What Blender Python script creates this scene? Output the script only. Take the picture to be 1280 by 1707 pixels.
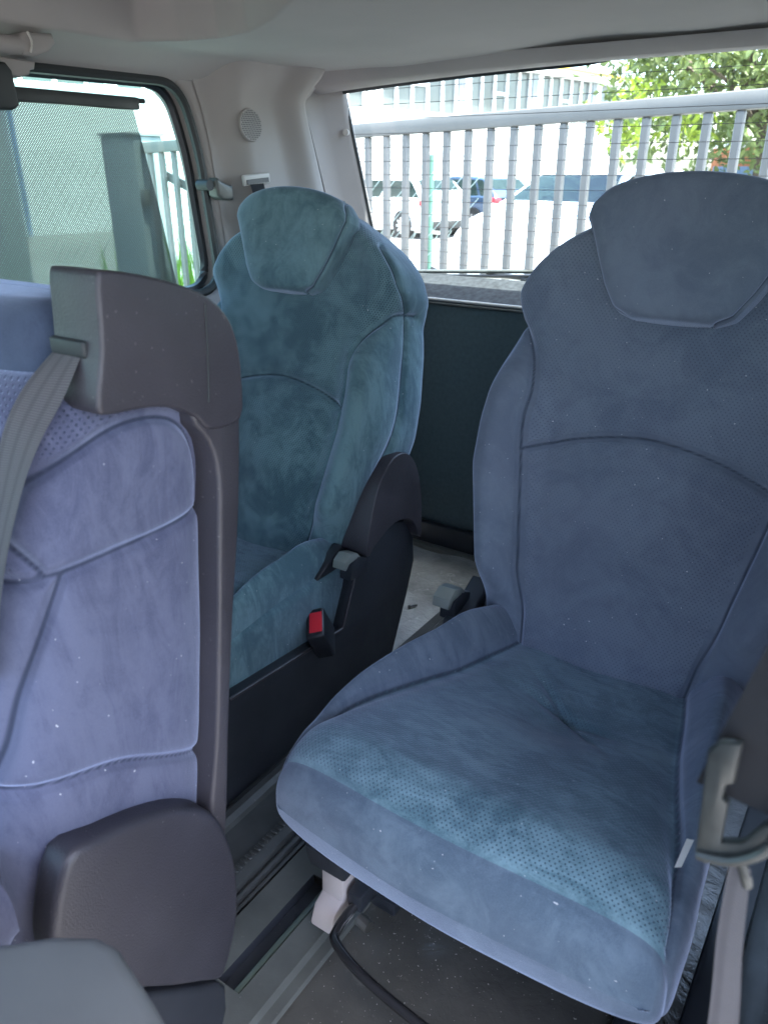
import bpy, bmesh, math, random
import numpy as np
from mathutils import Vector, Matrix

# ------------------------------------------------------------------ scene, camera, light
scene = bpy.context.scene
for o in list(bpy.data.objects):
    bpy.data.objects.remove(o)
COL = scene.collection
R = math.radians
random.seed(7)
rng = np.random.default_rng(11)

CAM_POS = Vector((0.0, 0.0, 1.15))
YAW, PITCH = R(34), R(24)
cam_data = bpy.data.cameras.new('camera')
cam = bpy.data.objects.new('camera', cam_data)
COL.objects.link(cam)
cam.location = CAM_POS
cam.rotation_euler = (R(90) - PITCH, 0, YAW)
cam_data.sensor_fit = 'HORIZONTAL'
cam_data.sensor_width = 36.0
cam_data.lens = 36.0
cam_data.clip_start = 0.02
cam_data.clip_end = 2000
cam_data.dof.use_dof = True
cam_data.dof.focus_distance = 1.45
cam_data.dof.aperture_fstop = 9.0
scene.camera = cam

SUN_EL, SUN_AZ = 70.0, 96.0     # azimuth from +Y towards +X (towards the van's rear)
world = bpy.data.worlds.new('World')
scene.world = world
world.use_nodes = True
wn = world.node_tree
wn.nodes.clear()
wo = wn.nodes.new('ShaderNodeOutputWorld')
bg = wn.nodes.new('ShaderNodeBackground')
sky = wn.nodes.new('ShaderNodeTexSky')
sky.sky_type = 'NISHITA'
sky.sun_disc = False
sky.sun_elevation = R(SUN_EL)
sky.sun_rotation = R(SUN_AZ)
sky.air_density = 1.0
sky.dust_density = 3.0
sky.ozone_density = 1.0
bg.inputs['Strength'].default_value = 0.15
wn.links.new(sky.outputs['Color'], bg.inputs['Color'])
wn.links.new(bg.outputs['Background'], wo.inputs['Surface'])

sun_data = bpy.data.lights.new('sun', 'SUN')
sun_data.energy = 2.6
sun_data.angle = R(0.6)
sun_data.color = (1.0, 0.96, 0.9)
sun = bpy.data.objects.new('sun', sun_data)
COL.objects.link(sun)
sd = Vector((math.sin(R(SUN_AZ)) * math.cos(R(SUN_EL)), math.cos(R(SUN_AZ)) * math.cos(R(SUN_EL)), math.sin(R(SUN_EL))))
sun.rotation_euler = sd.to_track_quat('Z', 'Y').to_euler()
sun.location = (0, 0, 30)

scene.view_settings.view_transform = 'Standard'
scene.view_settings.look = 'None'
scene.view_settings.gamma = 1.0
scene.view_settings.use_curve_mapping = False
scene.view_settings.exposure = 3.5
scene.render.engine = 'CYCLES'
cy = scene.cycles
cy.use_denoising = True
try:
    cy.denoiser = 'OPENIMAGEDENOISE'
    cy.denoising_input_passes = 'RGB_ALBEDO_NORMAL'
except Exception:
    pass
cy.max_bounces = 10
cy.diffuse_bounces = 6
cy.glossy_bounces = 4
cy.transparent_max_bounces = 24
cy.transmission_bounces = 4
cy.caustics_reflective = False
cy.caustics_refractive = False
cy.sample_clamp_indirect = 8.0

# ------------------------------------------------------------------ helpers: materials
def nd(nt, t, **kw):
    n = nt.nodes.new(t)
    for k, v in kw.items():
        setattr(n, k, v)
    return n

def mathn(nt, op, a, b=None, c=None):
    n = nd(nt, 'ShaderNodeMath', operation=op)
    for i, v in enumerate((a, b, c)):
        if v is None:
            continue
        if isinstance(v, (int, float)):
            n.inputs[i].default_value = v
        else:
            nt.links.new(v, n.inputs[i])
    return n.outputs[0]

def maprange(nt, v, a, b, c, d, smooth=False):
    n = nd(nt, 'ShaderNodeMapRange')
    if smooth:
        n.interpolation_type = 'SMOOTHSTEP'
    nt.links.new(v, n.inputs[0])
    for i, x in enumerate((a, b, c, d)):
        n.inputs[i + 1].default_value = x
    return n.outputs[0]

def noise(nt, vec, scale, detail=3.0, rough=0.55, dist=0.0):
    n = nd(nt, 'ShaderNodeTexNoise')
    n.inputs['Scale'].default_value = scale
    n.inputs['Detail'].default_value = detail
    n.inputs['Roughness'].default_value = rough
    n.inputs['Distortion'].default_value = dist
    if vec is not None:
        nt.links.new(vec, n.inputs['Vector'])
    return n.outputs['Fac']

def mixc(nt, fac, a, b, blend='MIX'):
    n = nd(nt, 'ShaderNodeMix', data_type='RGBA', blend_type=blend)
    for sock, v in ((n.inputs[0], fac), (n.inputs[6], a), (n.inputs[7], b)):
        if isinstance(v, (int, float)):
            sock.default_value = v
        elif isinstance(v, tuple):
            sock.default_value = (*v, 1) if len(v) == 3 else v
        else:
            nt.links.new(v, sock)
    return n.outputs[2]

def bump(nt, h, strength, dist, normal=None):
    n = nd(nt, 'ShaderNodeBump')
    n.inputs['Strength'].default_value = strength
    n.inputs['Distance'].default_value = dist
    nt.links.new(h, n.inputs['Height'])
    if normal is not None:
        nt.links.new(normal, n.inputs['Normal'])
    return n.outputs['Normal']

def new_mat(name):
    m = bpy.data.materials.new(name)
    m.use_nodes = True
    nt = m.node_tree
    b = nt.nodes['Principled BSDF']
    return m, nt, b

def coords(nt, kind='Object', jitter=True):
    tc = nd(nt, 'ShaderNodeTexCoord')
    v = tc.outputs[kind]
    if jitter:
        oi = nd(nt, 'ShaderNodeObjectInfo')
        ad = nd(nt, 'ShaderNodeVectorMath', operation='MULTIPLY_ADD')
        nt.links.new(oi.outputs['Location'], ad.inputs[0])
        ad.inputs[1].default_value = (3.1, 2.3, 1.7)
        nt.links.new(v, ad.inputs[2])
        v = ad.outputs[0]
    return v

def plain(name, col, rough=0.5, metal=0.0, var=0.12, vscale=6.0, grain=0.0, gscale=400.0, spec=0.5, speck=0.0, coat=0.0):
    """solid colour with uneven tone, fine moulded grain and optional dust specks"""
    m, nt, b = new_mat(name)
    v = coords(nt)
    f = noise(nt, v, vscale, 4.0)
    lo = tuple(c * (1 - var) for c in col)
    hi = tuple(min(1, c * (1 + var)) for c in col)
    c = mixc(nt, maprange(nt, f, .3, .7, 0, 1), lo, hi)
    if speck > 0:
        n2 = noise(nt, v, 160.0, 1.0)
        c = mixc(nt, maprange(nt, n2, .74, .78, 0, speck), c, (.55, .53, .5))
    nt.links.new(c, b.inputs['Base Color'])
    nt.links.new(maprange(nt, noise(nt, v, vscale * 2.3, 3), .3, .7, rough * .88, min(1, rough * 1.12)), b.inputs['Roughness'])
    b.inputs['Metallic'].default_value = metal
    b.inputs['Specular IOR Level'].default_value = spec
    b.inputs['Coat Weight'].default_value = coat
    if grain > 0:
        nt.links.new(bump(nt, noise(nt, v, gscale, 2.0), grain, .0006), b.inputs['Normal'])
    return m

def fabric_material(name, lo, hi, worn, dots=.6, hole=.0010):
    m, nt, b = new_mat(name)
    v = coords(nt)
    mp = nd(nt, 'ShaderNodeMapping')
    nt.links.new(v, mp.inputs['Vector'])
    mp.inputs['Rotation'].default_value = (.5, .35, .6)
    mp.inputs['Scale'].default_value = (1.0, 2.6, .8)
    big = noise(nt, v, 4.2, 8.0, .66, .5)
    mid = noise(nt, mp.outputs['Vector'], 15.0, 9.0, .72, .8)          # brushed, streaky nap
    fine = noise(nt, v, 1100.0, 2.0)
    nap = mathn(nt, 'ADD', mathn(nt, 'MULTIPLY', big, .55), mathn(nt, 'MULTIPLY', mid, .45))
    c = mixc(nt, maprange(nt, nap, .41, .59, 0, 1, True), lo, hi)
    c = mixc(nt, mathn(nt, 'MULTIPLY', maprange(nt, noise(nt, v, 2.7, 2.0), .35, .65, 0, 1), .30), c, worn)
    c = mixc(nt, maprange(nt, fine, .3, .7, 0, .20), c, tuple(min(1, x * 1.9) for x in hi))
    lint = noise(nt, v, 260.0, 0.0)
    c = mixc(nt, maprange(nt, lint, .86, .88, 0, .5), c, (.7, .7, .72))
    # punched holes: staggered dots on the stitched-in perforated panels
    uv = nd(nt, 'ShaderNodeUVMap')
    sx = nd(nt, 'ShaderNodeSeparateXYZ')
    nt.links.new(uv.outputs[0], sx.inputs[0])
    P, Q = .0067, .0043
    vq = mathn(nt, 'DIVIDE', sx.outputs[1], Q)
    row = mathn(nt, 'FLOOR', vq)
    off = mathn(nt, 'FRACT', mathn(nt, 'MULTIPLY', row, .5))
    a = mathn(nt, 'SUBTRACT', mathn(nt, 'FRACT', mathn(nt, 'ADD', mathn(nt, 'DIVIDE', sx.outputs[0], P), off)), .5)
    bb = mathn(nt, 'SUBTRACT', mathn(nt, 'FRACT', vq), .5)
    ax = mathn(nt, 'MULTIPLY', a, P)
    bx = mathn(nt, 'MULTIPLY', bb, Q)
    dist = mathn(nt, 'SQRT', mathn(nt, 'ADD', mathn(nt, 'MULTIPLY', ax, ax), mathn(nt, 'MULTIPLY', bx, bx)))
    dot = maprange(nt, dist, hole - .0004, hole + .0005, 1, 0, True)
    at = nd(nt, 'ShaderNodeAttribute', attribute_name='perf')
    dot = mathn(nt, 'MULTIPLY', dot, at.outputs['Fac'])
    c = mixc(nt, mathn(nt, 'MULTIPLY', dot, dots), c, (.014, .024, .045))
    sa = nd(nt, 'ShaderNodeAttribute', attribute_name='seam')
    line = maprange(nt, sa.outputs['Fac'], .0, 1.0, 0, 1)
    c = mixc(nt, mathn(nt, 'MULTIPLY', maprange(nt, line, .72, .95, 0, 1, True), .72), c, (.012, .018, .032))
    nt.links.new(c, b.inputs['Base Color'])
    b.inputs['Roughness'].default_value = .92
    b.inputs['Specular IOR Level'].default_value = .12
    b.inputs['Sheen Weight'].default_value = .65
    b.inputs['Sheen Roughness'].default_value = .42
    b.inputs['Sheen Tint'].default_value = (.62, .70, .95, 1)
    h = mathn(nt, 'ADD', mathn(nt, 'MULTIPLY', fine, .25), mathn(nt, 'MULTIPLY', mid, .8))
    h = mathn(nt, 'SUBTRACT', h, mathn(nt, 'MULTIPLY', dot, 1.0))
    h = mathn(nt, 'SUBTRACT', h, mathn(nt, 'MULTIPLY', maprange(nt, line, .3, .95, 0, 1), 1.5))
    nt.links.new(bump(nt, h, .5, .0022), b.inputs['Normal'])
    return m

def glass_material(name, tint, refl=0.06):
    """thin pane: coloured see-through plus a mirror share that grows at grazing angles"""
    m = bpy.data.materials.new(name)
    m.use_nodes = True
    nt = m.node_tree
    nt.nodes.clear()
    out = nd(nt, 'ShaderNodeOutputMaterial')
    tr = nd(nt, 'ShaderNodeBsdfTransparent')
    tr.inputs[0].default_value = (*tint, 1)
    gl = nd(nt, 'ShaderNodeBsdfGlossy')
    gl.inputs['Roughness'].default_value = .02
    gl.inputs['Color'].default_value = (1, 1, 1, 1)
    fr = nd(nt, 'ShaderNodeFresnel')
    fr.inputs[0].default_value = 1.35
    mx = nd(nt, 'ShaderNodeMixShader')
    nt.links.new(fr.outputs[0], mx.inputs[0])
    nt.links.new(tr.outputs[0], mx.inputs[1])
    nt.links.new(gl.outputs[0], mx.inputs[2])
    nt.links.new(mx.outputs[0], out.inputs[0])
    return m

def mesh_screen_material(name, col, pitch, hole):
    """woven sun-blind cloth: opaque threads with open round holes"""
    m = bpy.data.materials.new(name)
    m.use_nodes = True
    nt = m.node_tree
    nt.nodes.clear()
    out = nd(nt, 'ShaderNodeOutputMaterial')
    uv = nd(nt, 'ShaderNodeUVMap')
    sx = nd(nt, 'ShaderNodeSeparateXYZ')
    nt.links.new(uv.outputs[0], sx.inputs[0])
    vq = mathn(nt, 'DIVIDE', sx.outputs[1], pitch * .5)
    off = mathn(nt, 'FRACT', mathn(nt, 'MULTIPLY', mathn(nt, 'FLOOR', vq), .5))
    a = mathn(nt, 'SUBTRACT', mathn(nt, 'FRACT', mathn(nt, 'ADD', mathn(nt, 'DIVIDE', sx.outputs[0], pitch), off)), .5)
    b = mathn(nt, 'MULTIPLY', mathn(nt, 'SUBTRACT', mathn(nt, 'FRACT', vq), .5), .5)
    d = mathn(nt, 'SQRT', mathn(nt, 'ADD', mathn(nt, 'MULTIPLY', a, a), mathn(nt, 'MULTIPLY', b, b)))
    op = maprange(nt, d, hole - .04, hole + .04, 0, 1)
    tr = nd(nt, 'ShaderNodeBsdfTransparent')
    df = nd(nt, 'ShaderNodeBsdfDiffuse')
    df.inputs[0].default_value = (*col, 1)
    mx = nd(nt, 'ShaderNodeMixShader')
    nt.links.new(op, mx.inputs[0])
    nt.links.new(tr.outputs[0], mx.inputs[1])
    nt.links.new(df.outputs[0], mx.inputs[2])
    nt.links.new(mx.outputs[0], out.inputs[0])
    return m

M = {}
M['fabric'] = fabric_material('blue_suede', (.084, .106, .146), (.122, .150, .194), (.122, .126, .180), .40)
M['fabric_cushion'] = fabric_material('brushed_blue_suede', (.034, .074, .098), (.140, .224, .264), (.105, .132, .178), .72, .0010)  # brushed nap; the light on the cushion put in as lighter teal
M['fabric_teal_lit'] = fabric_material('teal_lit_blue_suede', (.034, .074, .092), (.124, .208, .230), (.092, .130, .156), .80, .0012)  # rear left seat: teal light from the tinted glass put into the colour
M['fabric_violet_lit'] = fabric_material('violet_lit_blue_suede', (.046, .051, .088), (.098, .106, .158), (.086, .086, .138), .60)  # near seat: violet cast of the door light put into the colour
M['fabric_shaded'] = fabric_material('shaded_blue_suede', (.030, .042, .070), (.052, .070, .104), (.050, .056, .090), .4)  # near headrest: its shade put into the colour
M['fabric_violet'] = fabric_material('slate_violet_suede', (.050, .072, .100), (.108, .136, .176), (.100, .108, .152), .4)
M['fabric_front'] = fabric_material('blue_front_suede', (.054, .080, .112), (.104, .142, .184), (.100, .104, .156), .4)
M['shell'] = plain('dark_grain_plastic', (.036, .033, .040), .46, grain=.9, gscale=420, var=.22, speck=.10)
M['cover'] = plain('charcoal_cover_plastic', (.030, .029, .038), .44, grain=.9, gscale=420, var=.2, speck=.12)
M['black'] = plain('black_plastic', (.022, .025, .032), .42, grain=.4, gscale=600, var=.2, speck=.06)
M['lever'] = plain('pale_lever_plastic', (.17, .185, .17), .38, var=.08)
M['panel_grey'] = plain('grey_green_plastic', (.085, .093, .098), .45, var=.12, vscale=10)
M['guide_grey'] = plain('worn_guide_metal', (.032, .036, .036), .35, metal=.3, var=.3, vscale=60)
M['trim'] = plain('grey_beige_trim', (.30, .278, .272), .62, grain=.35, gscale=500, var=.05, vscale=3)
M['bezel'] = plain('pale_bezel', (.47, .45, .43), .45, var=.05)
M['rubber'] = plain('rubber_seal', (.02, .024, .026), .55, var=.15)
M['red'] = plain('red_button', (.75, .03, .05), .35, var=.05)
M['webbing_dark'] = plain('dark_webbing', (.022, .024, .03), .75, grain=.6, gscale=900)
M['carpet'] = plain('tailgate_carpet', (.088, .118, .126), .95, grain=1.0, gscale=600, var=.10, vscale=90, spec=.1)
M['ledge'] = plain('ledge_carpet', (.05, .055, .06), .95, grain=1.0, gscale=500, var=.3, vscale=60, spec=.1)
M['pink_plastic'] = plain('pale_bracket', (.42, .37, .36), .5, var=.1)
M['chrome'] = plain('bare_steel', (.5, .5, .48), .3, metal=1.0, var=.2)
M['bar'] = plain('black_enamel', (.02, .02, .022), .22, var=.2)
M['gate'] = plain('galvanised_gate', (.125, .12, .112), .5, var=.12, vscale=3)
M['white_wall'] = plain('white_render', (.66, .66, .64), .85, var=.04, vscale=.6)
M['grey_wall'] = plain('grey_panel', (.20, .22, .23), .7, var=.1, vscale=1.2)
M['frame_white'] = plain('white_frame', (.80, .81, .80), .4, var=.03)
M['win_glass'] = plain('office_glass', (.075, .085, .085), .12, var=.25, vscale=.5)
M['yellow'] = plain('yellow_trim', (.75, .52, .05), .5)
M['green_post'] = plain('green_post', (.07, .15, .11), .5)
M['wire'] = plain('fence_wire', (.30, .36, .34), .5)
M['car_white'] = plain('white_car_paint', (.82, .82, .82), .25, var=.02, coat=.6)
M['car_blue'] = plain('dark_blue_car_paint', (.022, .045, .085), .25, var=.1, coat=.6)
M['car_glass'] = plain('car_window_glass', (.03, .055, .05), .08, var=.15)
M['tyre'] = plain('tyre_rubber', (.02, .02, .02), .85)
M['rim'] = plain('alloy_rim', (.55, .55, .56), .35, metal=.8)
M['tail_red'] = plain('tail_light_red', (.65, .02, .03), .2)
M['lamp_clear'] = plain('lamp_clear', (.6, .62, .64), .15)
M['brick'] = plain('orange_wall', (.45, .16, .07), .8, var=.2, vscale=3)
M['blue_panel'] = plain('blue_panel', (.16, .24, .38), .6)
M['defrost'] = plain('defroster_print', (.05, .04, .04), .6)
M['bark'] = plain('bark', (.10, .08, .06), .9, var=.3, vscale=12)
M['grass'] = plain('grass_blade', (.09, .17, .03), .7, var=.4, vscale=3)
M['glass_side'] = glass_material('green_tinted_side_glass', (.50, .76, .70))
M['glass_rear'] = glass_material('clear_rear_glass', (.86, .96, .94))
M['glass_dark'] = glass_material('sun_dimming_glass', (.16, .19, .18))  # dark tint made up for the unseen right window, to weaken the sun
M['screen'] = mesh_screen_material('sun_blind_mesh', (.060, .072, .072), .0052, .150)

def leaf_material(name, col):
    m, nt, b = new_mat(name)
    v = coords(nt, jitter=False)
    f = noise(nt, v, 2.2, 3)
    c = mixc(nt, maprange(nt, f, .35, .65, 0, 1), tuple(x * .6 for x in col), tuple(min(1, x * 1.5) for x in col))
    nt.links.new(c, b.inputs['Base Color'])
    b.inputs['Roughness'].default_value = .45
    tl = nd(nt, 'ShaderNodeBsdfTranslucent')
    nt.links.new(c, tl.inputs[0])
    mx = nd(nt, 'ShaderNodeMixShader')
    mx.inputs[0].default_value = .4
    out = nt.nodes['Material Output']
    nt.links.new(b.outputs[0], mx.inputs[1])
    nt.links.new(tl.outputs[0], mx.inputs[2])
    nt.links.new(mx.outputs[0], out.inputs[0])
    return m
M['leaf'] = leaf_material('tree_leaf', (.14, .18, .06))
M['leaf_young'] = leaf_material('young_leaf', (.30, .38, .05))
M['blade'] = leaf_material('grass_blades', (.13, .24, .04))

def webbing_material():
    m, nt, b = new_mat('grey_belt_webbing')
    uv = nd(nt, 'ShaderNodeUVMap')
    sx = nd(nt, 'ShaderNodeSeparateXYZ')
    nt.links.new(uv.outputs[0], sx.inputs[0])
    u, v = sx.outputs[0], sx.outputs[1]
    weave = mathn(nt, 'SINE', mathn(nt, 'MULTIPLY', v, 2600.0))
    stripe = mathn(nt, 'SINE', mathn(nt, 'MULTIPLY', u, 400.0))
    c = mixc(nt, maprange(nt, weave, -1, 1, 0, 1), (.13, .12, .13), (.25, .235, .24))
    c = mixc(nt, maprange(nt, stripe, .2, .9, 0, .45), c, (.10, .09, .10))
    nt.links.new(c, b.inputs['Base Color'])
    b.inputs['Roughness'].default_value = .55
    nt.links.new(bump(nt, weave, .4, .0005), b.inputs['Normal'])
    return m
M['webbing'] = webbing_material()

def floor_material(name, lo, hi, r0, r1, bs, scale):
    m, nt, b = new_mat(name)
    v = coords(nt, jitter=False)
    w = noise(nt, v, scale, 5.0, .6, 1.2)
    emb = noise(nt, v, scale * 4.0, 3.0, .6, 1.5)
    c = mixc(nt, maprange(nt, noise(nt, v, 6.0, 4.0), .35, .65, 0, 1), lo, hi)
    dust = noise(nt, v, 230.0, 1.0)
    c = mixc(nt, maprange(nt, dust, .72, .76, 0, .6), c, (.5, .48, .44))
    scuff = noise(nt, v, 11.0, 6.0, .75, 3.0)
    c = mixc(nt, maprange(nt, scuff, .62, .72, 0, .35), c, tuple(min(1, x * 2.4) for x in hi))
    nt.links.new(c, b.inputs['Base Color'])
    nt.links.new(maprange(nt, w, .3, .7, r0, r1), b.inputs['Roughness'])
    h = mathn(nt, 'ADD', mathn(nt, 'MULTIPLY', w, 1.0), mathn(nt, 'MULTIPLY', emb, .22))
    nt.links.new(bump(nt, h, bs, .006), b.inputs['Normal'])
    return m
M['floor'] = floor_material('scuffed_rubber_floor', (.060, .060, .056), (.095, .093, .084), .10, .28, .50, 16.0)
M['load_mat'] = floor_material('silvery_load_mat', (.24, .25, .25), (.42, .43, .43), .10, .30, .95, 26.0)
M['slot_green'] = plain('grey_green_rail', (.085, .115, .10), .35)
M['rail'] = plain('grey_rail_plastic', (.085, .09, .085), .36, var=.2, vscale=14, grain=.3, speck=.12)
M['rail_dark'] = plain('dark_rail_plastic', (.055, .058, .058), .42, var=.25, vscale=14, grain=.4, speck=.12)

def asphalt_material():
    m, nt, b = new_mat('yard_asphalt')
    v = coords(nt, jitter=False)
    c = mixc(nt, maprange(nt, noise(nt, v, .5, 5), .3, .7, 0, 1), (.17, .168, .16), (.26, .255, .24))
    c = mixc(nt, maprange(nt, noise(nt, v, 60, 2), .4, .7, 0, .4), c, (.10, .10, .10))
    nt.links.new(c, b.inputs['Base Color'])
    b.inputs['Roughness'].default_value = .9
    return m
M['asphalt'] = asphalt_material()

def headliner_material():
    m, nt, b = new_mat('headliner_cloth')
    v = coords(nt, jitter=False)
    c = mixc(nt, maprange(nt, noise(nt, v, 3, 4), .3, .7, 0, 1), (.33, .312, .306), (.38, .36, .352))
    nt.links.new(c, b.inputs['Base Color'])
    b.inputs['Roughness'].default_value = .95
    b.inputs['Sheen Weight'].default_value = .1
    nt.links.new(bump(nt, noise(nt, v, 700, 2), .4, .0008), b.inputs['Normal'])
    return m
M['headliner'] = headliner_material()

# ------------------------------------------------------------------ helpers: objects
def tag(o, label, cat=None, group=None, kind=None):
    o['label'] = label
    if cat: o['category'] = cat
    if group: o['group'] = group
    if kind: o['kind'] = kind
    return o

def thing(name, label, cat, loc=(0, 0, 0), rz=0, group=None):
    o = bpy.data.objects.new(name, None)
    o.empty_display_size = .05
    COL.objects.link(o)
    o.location = loc
    o.rotation_euler = (0, 0, rz)
    return tag(o, label, cat, group)

def link(name, me, mat, parent=None, world_coords=False):
    o = bpy.data.objects.new(name, me)
    COL.objects.link(o)
    if mat is not None and not me.materials:
        me.materials.append(M[mat] if isinstance(mat, str) else mat)
    if parent is not None:
        o.parent = parent
        if world_coords:
            o.matrix_parent_inverse = world_matrix(parent).inverted()
    return o

def world_matrix(o):
    m = Matrix.LocRotScale(o.location, o.rotation_euler, o.scale)
    if o.parent is not None:
        m = world_matrix(o.parent) @ o.matrix_parent_inverse @ m
    return m

def bm_obj(name, bm, mat, parent=None, wc=False, smooth=True, sharp=40):
    me = bpy.data.meshes.new(name)
    bm.normal_update()
    bm.to_mesh(me)
    bm.free()
    if smooth:
        me.polygons.foreach_set('use_smooth', [True] * len(me.polygons))
        me.set_sharp_from_angle(angle=R(sharp))
    return link(name, me, mat, parent, wc)

def copy_tree(o, parent=None):
    c = o.copy()
    COL.objects.link(c)
    c.parent = parent
    for ch in [x for x in bpy.data.objects if x.parent == o]:
        copy_tree(ch, c)
    return c

def bm_box(bm, c, s, rot=None, bevel=0.0, seg=2):
    r = bmesh.ops.create_cube(bm, size=1.0)
    vs = r['verts']
    m = Matrix.Translation(Vector(c)) @ (rot.to_4x4() if rot is not None else Matrix.Identity(4)) @ Matrix.Diagonal((*s, 1))
    bmesh.ops.transform(bm, matrix=m, verts=vs)
    if bevel > 0:
        es = list({e for v in vs for e in v.link_edges})
        bmesh.ops.bevel(bm, geom=es, offset=bevel, segments=seg, affect='EDGES', profile=.5)
    return bm

def box(name, c, s, mat, parent=None, rot=None, bevel=0.0, seg=2, wc=True):
    bm = bmesh.new()
    bm_box(bm, c, s, rot, bevel, seg)
    return bm_obj(name, bm, mat, parent, wc)

def catmull(pts, n=8, closed=False):
    P = [np.array(p, float) for p in pts]
    out = []
    L = len(P)
    rngk = range(L if closed else L - 1)
    for i in rngk:
        p0 = P[(i - 1) % L] if closed or i > 0 else P[0]
        p1, p2 = P[i], P[(i + 1) % L]
        p3 = P[(i + 2) % L] if closed or i + 2 < L else P[-1]
        for k in range(n):
            t = k / n
            out.append(.5 * ((2 * p1) + (-p0 + p2) * t + (2 * p0 - 5 * p1 + 4 * p2 - p3) * t * t + (-p0 + 3 * p1 - 3 * p2 + p3) * t ** 3))
    if not closed:
        out.append(P[-1])
    return np.array(out)

def tube(name, pts, r, mat, parent=None, seg=8, smooth_n=6, wc=True, closed=False):
    P = catmull(pts, smooth_n, closed) if smooth_n > 1 else np.array(pts, float)
    n = len(P)
    bm = bmesh.new()
    rings = []
    up = Vector((0.13, 0.21, 1)).normalized()
    for i in range(n):
        a = Vector(P[(i - 1) % n] if closed else P[max(i - 1, 0)])
        b = Vector(P[(i + 1) % n] if closed else P[min(i + 1, n - 1)])
        t = (b - a).normalized()
        u = t.cross(up)
        if u.length < 1e-3:
            u = t.cross(Vector((1, 0, 0)))
        u.normalize()
        v = t.cross(u)
        rr = r[i * len(r) // n] if isinstance(r, (list, tuple)) else r
        rings.append([bm.verts.new(Vector(P[i]) + rr * (math.cos(k * 2 * math.pi / seg) * u + math.sin(k * 2 * math.pi / seg) * v)) for k in range(seg)])
    for i in range(n if closed else n - 1):
        A, B = rings[i], rings[(i + 1) % n]
        for k in range(seg):
            bm.faces.new((A[k], A[(k + 1) % seg], B[(k + 1) % seg], B[k]))
    if not closed:
        bm.faces.new(rings[0][::-1])
        bm.faces.new(rings[-1])
    bmesh.ops.recalc_face_normals(bm, faces=bm.faces)
    return bm_obj(name, bm, mat, parent, wc)

def prism(name, poly, axis, a, b, mat, parent=None, bevel=0.0, seg=3, wc=True, smooth_n=1, sharp=40):
    """closed outline extruded along an axis; poly is in the other two axes in xyz order"""
    if smooth_n > 1:
        poly = [tuple(p) for p in catmull(poly, smooth_n, True)]
    bm = bmesh.new()
    def P(p, v):
        q = list(p)
        q.insert('xyz'.index(axis), v)
        return q
    A = [bm.verts.new(P(p, a)) for p in poly]
    B = [bm.verts.new(P(p, b)) for p in poly]
    n = len(poly)
    fa = bm.faces.new(A)
    fb = bm.faces.new(B[::-1])
    for i in range(n):
        bm.faces.new((A[i], B[i], B[(i + 1) % n], A[(i + 1) % n]))
    bmesh.ops.recalc_face_normals(bm, faces=bm.faces)
    if bevel > 0:
        es = [e for e in bm.edges if (e.verts[0] in A and e.verts[1] in A) or (e.verts[0] in B and e.verts[1] in B)]
        bmesh.ops.bevel(bm, geom=es, offset=bevel, segments=seg, affect='EDGES', profile=.5, clamp_overlap=True)
    return bm_obj(name, bm, mat, parent, wc, sharp=sharp)

def strip(name, left, right, mat, parent=None, thick=.0014, wc=True, n=10):
    """a ribbon of webbing between two rails of points, with thickness and uv in metres"""
    Lp, Rp = catmull(left, n), catmull(right, n)
    k = len(Lp)
    K = 6
    bm = bmesh.new()
    uvl = bm.loops.layers.uv.new('UVMap')
    vs, uvs = [], []
    run = 0
    for i in range(k):
        if i:
            run += np.linalg.norm(Lp[i] - Lp[i - 1])
        wd = np.linalg.norm(Rp[i] - Lp[i])
        vs.append([bm.verts.new(Lp[i] + (Rp[i] - Lp[i]) * j / K) for j in range(K + 1)])
        uvs.append([(wd * j / K, run) for j in range(K + 1)])
    for i in range(k - 1):
        for j in range(K):
            f = bm.faces.new((vs[i][j], vs[i][j + 1], vs[i + 1][j + 1], vs[i + 1][j]))
            for lp, q in zip(f.loops, ((i, j), (i, j + 1), (i + 1, j + 1), (i + 1, j))):
                lp[uvl].uv = uvs[q[0]][q[1]]
    bmesh.ops.solidify(bm, geom=bm.faces[:], thickness=thick)
    return bm_obj(name, bm, mat, parent, wc)

# ------------------------------------------------------------------ helpers: upholstery
def lerp_tab(x, tab):
    a = np.array(tab, float)
    xs = np.asarray(x, float)
    # monotone-ish smooth interpolation: fine linear table smoothed
    g = np.linspace(a[0, 0], a[-1, 0], 600)
    v = np.interp(g, a[:, 0], a[:, 1])
    k = 21
    pad = np.r_[[v[0]] * k, v, [v[-1]] * k]
    v2 = np.convolve(pad, np.ones(k) / k, 'same')[k:-k]
    return np.interp(xs, g, v2)

def ss(x, a, b):
    t = np.clip((np.asarray(x, float) - a) / (b - a), 0, 1)
    return t * t * (3 - 2 * t)

def se_ring(w, t, n, N, fw=3.0):
    """superellipse (x,d) resampled along its length, denser on the front; q = signed way from the front middle"""
    th = np.linspace(-math.pi / 2, 1.5 * math.pi, 1201)
    c, s = np.cos(th), np.sin(th)
    x = w * np.sign(c) * np.abs(c) ** (2 / n)
    d = t * np.sign(s) * np.abs(s) ** (2 / n)
    ds = np.hypot(np.diff(x), np.diff(d))
    arc = np.r_[0, np.cumsum(ds)]
    wt = np.where((d[1:] + d[:-1]) / 2 > -.2 * t, fw, 1.0)
    wa = np.r_[0, np.cumsum(ds * wt)]
    g = np.linspace(0, wa[-1], N)
    X, D, A = np.interp(g, wa, x), np.interp(g, wa, d), np.interp(g, wa, arc)
    return X, D, -(A - arc[-1] / 2)

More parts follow.
